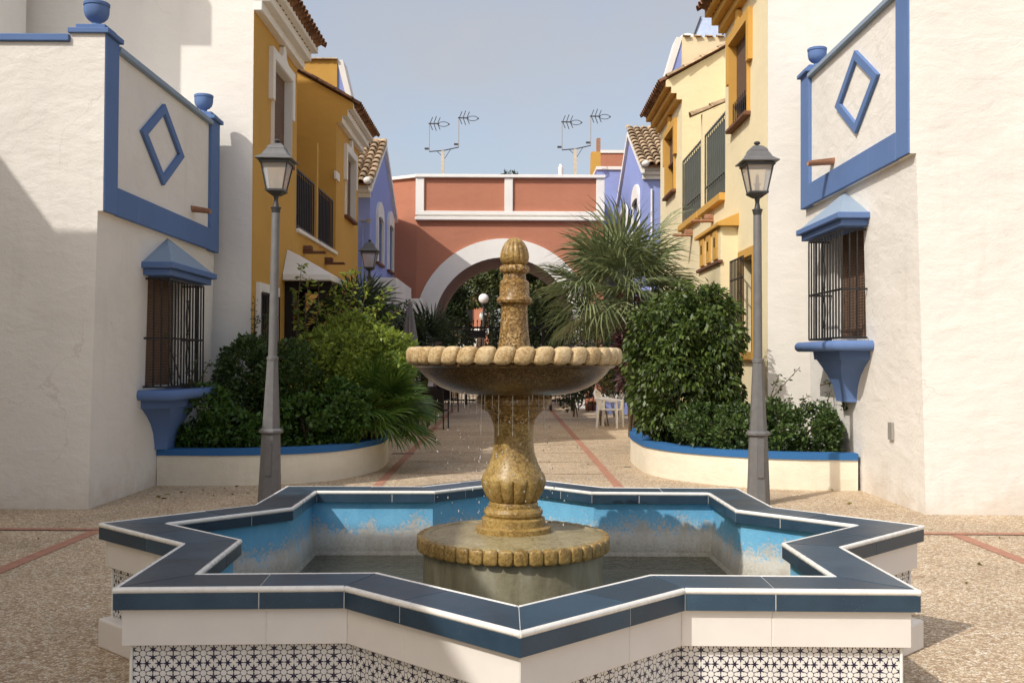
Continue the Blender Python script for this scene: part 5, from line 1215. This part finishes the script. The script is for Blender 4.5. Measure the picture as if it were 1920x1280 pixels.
def palm(name, loc, label, top, fronds, meshes, trunk_r=.11, group=None, trunk=True, bias=None, emax=82, emin=-35):
    t = thing(name, loc, label, 'palm', group); b = Vector(loc); top = Vector(top)
    if trunk:
        m = MB(); pr = []; N = 9
        for i in range(N): u = i / (N - 1); pr.append(b.lerp(top, u) + Vector((.03 * math.sin(3 * u), 0, 0)))
        m.tube(pr, [trunk_r * (1.15 - .2 * (i / (N - 1)) + (.12 if i % 2 else 0)) for i in range(N)], 12); m.build('trunk', 'bark', t, smooth=70)
    for k in range(fronds):
        u = (k + .5) / fronds; e = emax - (emax - emin) * u ** .9 + random.uniform(-8, 8); a = k * 137.5 + random.uniform(-15, 15)
        if bias is not None: a = bias + ((a % 360) - 180) * .62
        me = random.choice(meshes); sc_ = random.uniform(.85, 1.1)
        inst('frond', me, t, top + Vector((0, 0, random.uniform(-.12, .05))), (R(e), R(random.uniform(-25, 25)), R(a)), (sc_,) * 3)
    return t
FA = [frond_mesh('frond', 'frond', .70, .92, 38, .032, .16 + .05 * i, i) for i in range(4)]
palm('fan_palm', (2.12, 17.1, .36), 'big fan palm with stiff grey green fronds behind the ficus bush', (1.85, 17.1, 2.72), 48, FA, .13, emin=-42)
FB = [frond_mesh('frond', 'frond_green', .46, .56, 32, .030, .12, 20 + i) for i in range(3)]
palm('dwarf_palm', (-1.98, 14.45, .36), 'small green dwarf fan palm spilling over the right end of the left planter', (-1.95, 14.45, .92), 34, FB, .07, bias=-80, emax=70, emin=-35)
FD = [frond_mesh('frond', 'frond_dark', .55, .62, 24, .04, .2, 40 + i) for i in range(3)]
palm('dark_palm', (-2.5, 27.6, 0), 'dark low fan palm growing below the left foot of the arch', (-2.3, 27.6, 1.75), 30, [frond_mesh('frond', 'frond_dark', .7, .85, 26, .05, .2, 70)], .10)
palm('shaded_palm', (2.85, 30.4, .3), 'low shaded fan palm growing in the blue planter under the big fan palm', (2.85, 30.4, 1.9), 26, [frond_mesh('frond', 'frond_dark', .8, .85, 24, .05, .2, 60)], .09)
palm('back_palm', (-2.9, 18.2, 0), 'dark spiky palm half hidden behind the yellow green shrub', (-2.85, 18.2, 2.15), 24, FD, .09)
plant('cordyline', (1.95, 16.3, .36), 'dark red leaved shrub between the fan palm and the ficus bush', 'bush', [((1.93, 16.2, 1.7), (.24, .25, .75)), ((1.1, 21.5, 1.5), (.3, .3, .3))][:1], 900, .16, 'purple', width=.18, spread=.6, droop=.3, stems=3)
plant('red_shrub', (1.75, 28.5, 0), 'small dark red shrub seen just right of the fountain column', 'bush', [((1.7, 28.5, 2.0), (.48, .4, .45)), ((1.75, 28.5, 1.2), (.4, .4, .6))], 900, .11, 'purple', width=.35, stems=3)
plant('topiary_shrub', (2.95, 28.5, 0), 'rounded olive brown potted shrub behind the white chair', 'bush', [((2.85, 28.5, 1.15), (.52, .5, .45))], 2600, .07, 'olive', width=.45, lumps=40, lump_r=.22, stems=5)
plant('dark_hedge', (2.2, 24.5, 0), 'dark hedge standing in the shade behind the fan palm', 'hedge', [((2.3, 25.5, 1.6), (.9, .6, 1.2)), ((1.4, 26.5, 1.3), (.8, .5, .9))], 3000, .12, 'tree', zmin=.05, stems=5)
plant('wall_creeper', (-3.2, 25.8, 0), 'dark climbing shrub under the blue house balcony', 'bush', [((-3.25, 26.2, 1.9), (.42, .7, 1.1)), ((-2.75, 26.6, 1.9), (.45, .5, 1.2))], 5000, .10, 'tree', zmin=.05, stems=5)
tf = plant('roof_plant', (-.1, 33.5, 7.5), 'tuft of leaves growing on top of the arch wall', 'plant', [((-.12, 33.4, 7.62), (.26, .15, .12))], 130, .12, 'tree', stems=3)

# trees seen through the arch
def tree(name, loc, label, blobs, n, size, mat, trunk, r=.22, group='trees beyond the arch', **kw):
    t = plant(name, loc, label, 'tree', blobs, n, size, mat, group, stems=0, part='crown', **kw)
    m = MB(); pts = [Vector(p) for p in trunk]; m.tube(pts, [r * (1 - .5 * i / (len(pts) - 1)) for i in range(len(pts))], 9)
    for (c, rr) in blobs[:5]:
        m.tube([pts[-2], (pts[-2] + Vector(c)) / 2 + Vector((0, 0, .2)), Vector(c)], [r * .45, r * .3, r * .12], 6)
    m.build('trunk', 'bark', t, smooth=70); return t
tree('pine_tree', (-1.2, 47, 0), 'spreading umbrella pine showing through the top of the archway', [((-1.8, 47, 4.8), (2.0, 1.5, .75)), ((.6, 47, 5.2), (2.2, 1.6, .9)), ((2.4, 47.5, 4.7), (1.6, 1.4, .9)), ((-.4, 48, 5.9), (2.4, 1.6, .8))], 16000, .24, 'pine',
     [(-1.35, 47, 0), (-1.5, 47, 2.2), (-1.2, 47, 3.8), (-.8, 47, 4.6)], .20, width=.4, lumps=40, lump_r=.3)
tree('dark_tree', (-2.4, 43, 0), 'dark bushy tree at the left inside the archway view', [((-2.45, 43, 2.6), (.75, .9, 1.7)), ((-2.6, 43, 4.0), (.7, .8, .9))], 7000, .17, 'tree', [(-2.4, 43, 0), (-2.4, 43, 1.2), (-2.4, 43, 2.4)], .12)
tree('cypress_tree', (-.85, 44, 0), 'narrow dark cypress behind the globe lamps', [((-.85, 44, 2.4), (.34, .34, 2.0))], 2000, .13, 'tree', [(-.85, 44, 0), (-.85, 44, 1), (-.85, 44, 3.2)], .1)
tree('broad_tree', (1.6, 44, 0), 'dark broad tree right of the fountain column beyond the gate', [((1.0, 44, 2.6), (1.0, .9, 1.9)), ((2.2, 44, 2.4), (1.0, .9, 2.1)), ((.1, 45, 1.5), (.6, .6, 1.4))], 11000, .2, 'tree', [(1.4, 44, 0), (1.4, 44, 1.2), (1.5, 44, 2.6)], .14)
bl_ = [((x, 72 + random.uniform(-2, 2), random.uniform(2.4, 3.4)), (1.8, 1.5, random.uniform(2.6, 3.6))) for x in (-9, -7, -5.2, -.3, 1.4, 3, 5, 7)]
p_, n_ = crown_points(bl_, 12000, 30, .3, zmin=.05); me = leaves_mesh('distant_trees', p_, n_, .34, width=.6); me.materials.append(M['tree'])
o = bpy.data.objects.new('distant_trees', me); C.objects.link(o); tag(o, kind='stuff')
# globe lamps, far red house
for (gx, gy, gz, lb) in ((-1.16, 41.5, 4.05, 'white globe lamp on a post glimpsed through the arch, taller one'), (-1.30, 46.5, 3.55, 'white globe lamp glimpsed through the arch, lower and farther one')):
    t = thing('globe_lamp', (gx, gy, 0), lb, 'street lamp', 'globe lamps beyond the arch')
    MB().tube([(gx, gy, 0), (gx, gy, gz - .2)], .045, 8).build('post', 'lamp_dark', t); MB().ball((gx, gy, gz), .205, nu=20, nv=14).build('globe', 'plastic', t, smooth=70)
    MB().lathe([(.1, 0), (.13, .05), (.05, .06)], 12, (gx, gy, gz - .26)).build('collar', 'lamp_dark', t)
fh = thing('far_red_house', (-3, 66, 0), 'distant brick red house with white bands seen through the arch', 'house')
MB().box(-3.9, -1.5, 66, 70, 0, 5.7).build('wall', 'red', fh); MB().box(-3.9, -1.5, 65.92, 66.0, 3.25, 3.65).build('band', 'trim_white', fh)
MB().box(-3.1, -2.55, 65.9, 66.0, 3.9, 5.2).build('window', 'glass', fh)
fw = thing('garden_wall', (-2.5, 55, 0), 'bright white garden wall seen through the gate', 'wall')
MB().box(-3.4, -1.55, 55, 55.3, 0, 2.75).build('wall', 'trim_white', fw); MB().box(-2.2, -1.9, 54.9, 55.0, 0, 2.3).build('pillar', 'pale', fw)

# ================================================================== FURNITURE ON THE LANE
def dark_chair(loc, rz, label):
    t = thing('patio_chair', loc, label, 'chair', 'dark woven chairs along the lane', R(rz)); B = lambda mb, nm, mt, **k: mb.build(nm, mt, t, local=True, **k)
    for (x, y, h) in ((-.24, -.22, .64), (.24, -.22, .64), (-.24, .24, .90), (.24, .24, .90)):
        B(MB().tube([(x, y, 0), (x, y + (.05 if y > 0 else 0), h)], .016, 6), 'leg', 'iron')
    B(MB().box(-.25, .25, -.23, .24, .40, .44), 'seat', 'wicker', bevel=.012)
    m = MB(); m.extrude([(-.235, .25, .45), (.235, .25, .45), (.235, .30, .90), (-.235, .30, .90)], (0, .025, 0)); B(m, 'backrest', 'wicker', bevel=.008)
    for x in (-.25, .25): B(MB().box(x - .025, x + .025, -.24, .28, .635, .66), 'armrest', 'iron', bevel=.006)
    B(MB().box(-.24, .24, .235, .25, .27, .29), 'stretcher', 'iron')
    return t
def dark_table(loc, label, w_=.8):
    t = thing('patio_table', loc, label, 'table', 'dark tables along the lane')
    B = lambda mb, nm, **k: mb.build(nm, 'iron', t, local=True, **k); h = w_ / 2
    B(MB().box(-h, h, -h, h, .70, .73), 'table_top', bevel=.006)
    for x in (-1, 1):
        for y in (-1, 1): B(MB().box(x * (h - .06) - .02, x * (h - .06) + .02, y * (h - .06) - .02, y * (h - .06) + .02, 0, .70), 'leg')
    return t
dark_chair((-1.72, 23.2, 0), 170, 'dark woven chair turned away from the lane, nearest of its group'); dark_chair((-2.35, 23.4, 0), 95, 'dark woven chair at the left side of its table')
dark_table((-2.25, 24.1, 0), 'dark square table beside the woven chairs on the left', .7); dark_chair((-2.1, 25.1, 0), 5, 'dark woven chair on the far side of the left table')
dark_chair((-1.9, 30.5, 0), 160, 'dark chair farther down the lane below the fountain bowl'); 
dark_table((1.55, 32.0, 0), 'dark square table on the right near the arch', .8); dark_chair((2.2, 31.6, 0), 250, 'dark chair right of the table near the arch'); dark_chair((1.0, 31.7, 0), 90, 'dark chair left of the table near the arch')
def plastic_chair(loc, rz, label):
    t = thing('plastic_chair', loc, label, 'chair', None, R(rz)); B = lambda mb, nm, **k: mb.build(nm, 'plastic', t, local=True, **k)
    for (x, y, tx, ty, h) in ((-.25, -.24, .03, .03, .62), (.25, -.24, -.03, .03, .62), (-.25, .25, .03, -.02, .62), (.25, .25, -.03, -.02, .62)):
        m = MB(); m.tube([(x, y, 0), (x + tx, y + ty, .42), (x + tx * .5, y + ty, h)], [.026, .036, .03], 6); B(m, 'leg', smooth=50)
    B(MB().box(-.235, .235, -.23, .23, .41, .435), 'seat', bevel=.012)
    for k in range(6): x = -.19 + .076 * k; m = MB(); m.extrude([(x - .022, .22, .44), (x + .022, .22, .44), (x + .024, .33, .82), (x - .024, .33, .82)], (0, .018, 0)); B(m, 'back_slat')
    m = MB(); m.tube([(-.24, .25, .62), (-.22, .33, .80), (0, .36, .88), (.22, .33, .80), (.24, .25, .62)], .026, 7); B(m, 'back_frame', smooth=50)
    for x in (-1, 1): m = MB(); m.tube([(x * .245, -.24, .62), (x * .27, .0, .645), (x * .24, .30, .68)], .03, 6); B(m, 'armrest', smooth=50)
plastic_chair((2.30, 23.9, 0), 68, 'white plastic garden armchair on the right of the lane')
t = thing('white_table', (3.1, 25.6, 0), 'white plastic table half hidden behind the ficus bush', 'table')
MB().box(-.45, .45, -.45, .45, .80, .86).build('table_top', 'plastic', t, local=True, bevel=.02)
for x in (-1, 1):
    for y in (-1, 1): MB().tube([(x * .36, y * .36, 0), (x * .36, y * .36, .8)], .025, 8).build('leg', 'plastic', t, local=True)
t = thing('blue_planter', (3.05, 30.3, 0), 'low periwinkle blue planter wall with white coping behind the white chair', 'planter')
MB().box(2.55, 3.7, 29.9, 31.0, 0, .47).build('wall', 'blue_house', t); MB().box(2.50, 3.72, 29.84, 31.05, .472, .56).build('coping', 'trim_white', t, bevel=.01)
t = thing('red_planter', (2.5, 32.3, 0), 'low brick red rounded wall beside the blue planter', 'planter'); MB().lathe([(.30, 0), (.33, .3), (.32, .75), (.26, .86), (.1, .88)], 24, (2.62, 32.2, 0)).build('wall', 'red', t, smooth=50)
# folded parasol
t = thing('folded_parasol', (-2.42, 24.2, 0), 'closed grey parasol standing behind the left bushes', 'parasol')
MB().tube([(-2.42, 24.2, 0), (-2.42, 24.2, 3.0)], .025, 8).build('pole', 'galv', t)
MB().lathe([(.17, 1.55), (.19, 1.6), (.15, 2.1), (.08, 2.6), (.035, 2.9), (.01, 2.95)], 64, (-2.42, 24.2, 0), lambda th, z: 1 + .22 * math.cos(8 * th)).build('canopy', 'canvas', t, smooth=60)

# ================================================================== REST OF THE SQUARE (stands left of and behind the camera, casts the shade on the fountain)
t = thing('square_house', (-8, -3, 0), 'pale house on the near left side of the square, outside the view', 'house')
MB().box(-9, -4.4, -3.5, 2.7, 0, 5.9).build('wall', 'pale', t); MB().box(-9.05, -4.35, -3.55, 2.75, 5.902, 6.0).build('parapet_cap', 'blue', t)
t = thing('side_house', (-10, 6, 0), 'pale house closing the left side of the square, outside the view', 'house')
MB().box(-13, -7.75, 1.0, 7.1, 0, 7.5).build('wall', 'pale', t); MB().box(-13, -8.25, 7.11, 10.55, 0, 7.5).build('wing', 'pale', t)
t = thing('upper_storey', (-8, 14, 4.9), 'white upper storey standing on the left wing, outside the view', 'house')
MB().box(-9.4, -7.0, 12.9, 14.6, 4.86, 9.0).build('wall', 'white_high', t); MB().box(-9.4, -6.6, 12.85, 14.6, 9.002, 9.6).build('cornice', 'white_high', t)

# dry leaves blown over the paving
q = []
for _ in range(70):
    k = random.random()
    if k < .4: q.append((random.uniform(1.0, 4.0), random.uniform(11.0, 12.4)))
    elif k < .7: q.append((random.uniform(-4.2, -1.6), random.uniform(11.4, 12.5)))
    else: q.append((random.choice((random.uniform(-6, -2.6), random.uniform(2.6, 6), random.uniform(-1.6, 1.6))), random.uniform(5.5, 16)))
q = [p for p in q if (p[0] - CX) ** 2 + (p[1] - CY) ** 2 > 2.4 ** 2 and not (p[1] > 10.4 and abs(p[0]) > 4.1)]
P_ = np.array([(x, y, .012) for x, y in q]); N_ = rng.normal(size=P_.shape) * (1, 1, .12); N_ /= np.linalg.norm(N_, axis=1)[:, None]
me = leaves_mesh('fallen_leaves', P_, N_, .055, width=.5, droop=0, spread=.1); me.materials.append(M['olive'])
o = bpy.data.objects.new('fallen_leaves', me); C.objects.link(o); tag(o, kind='stuff')
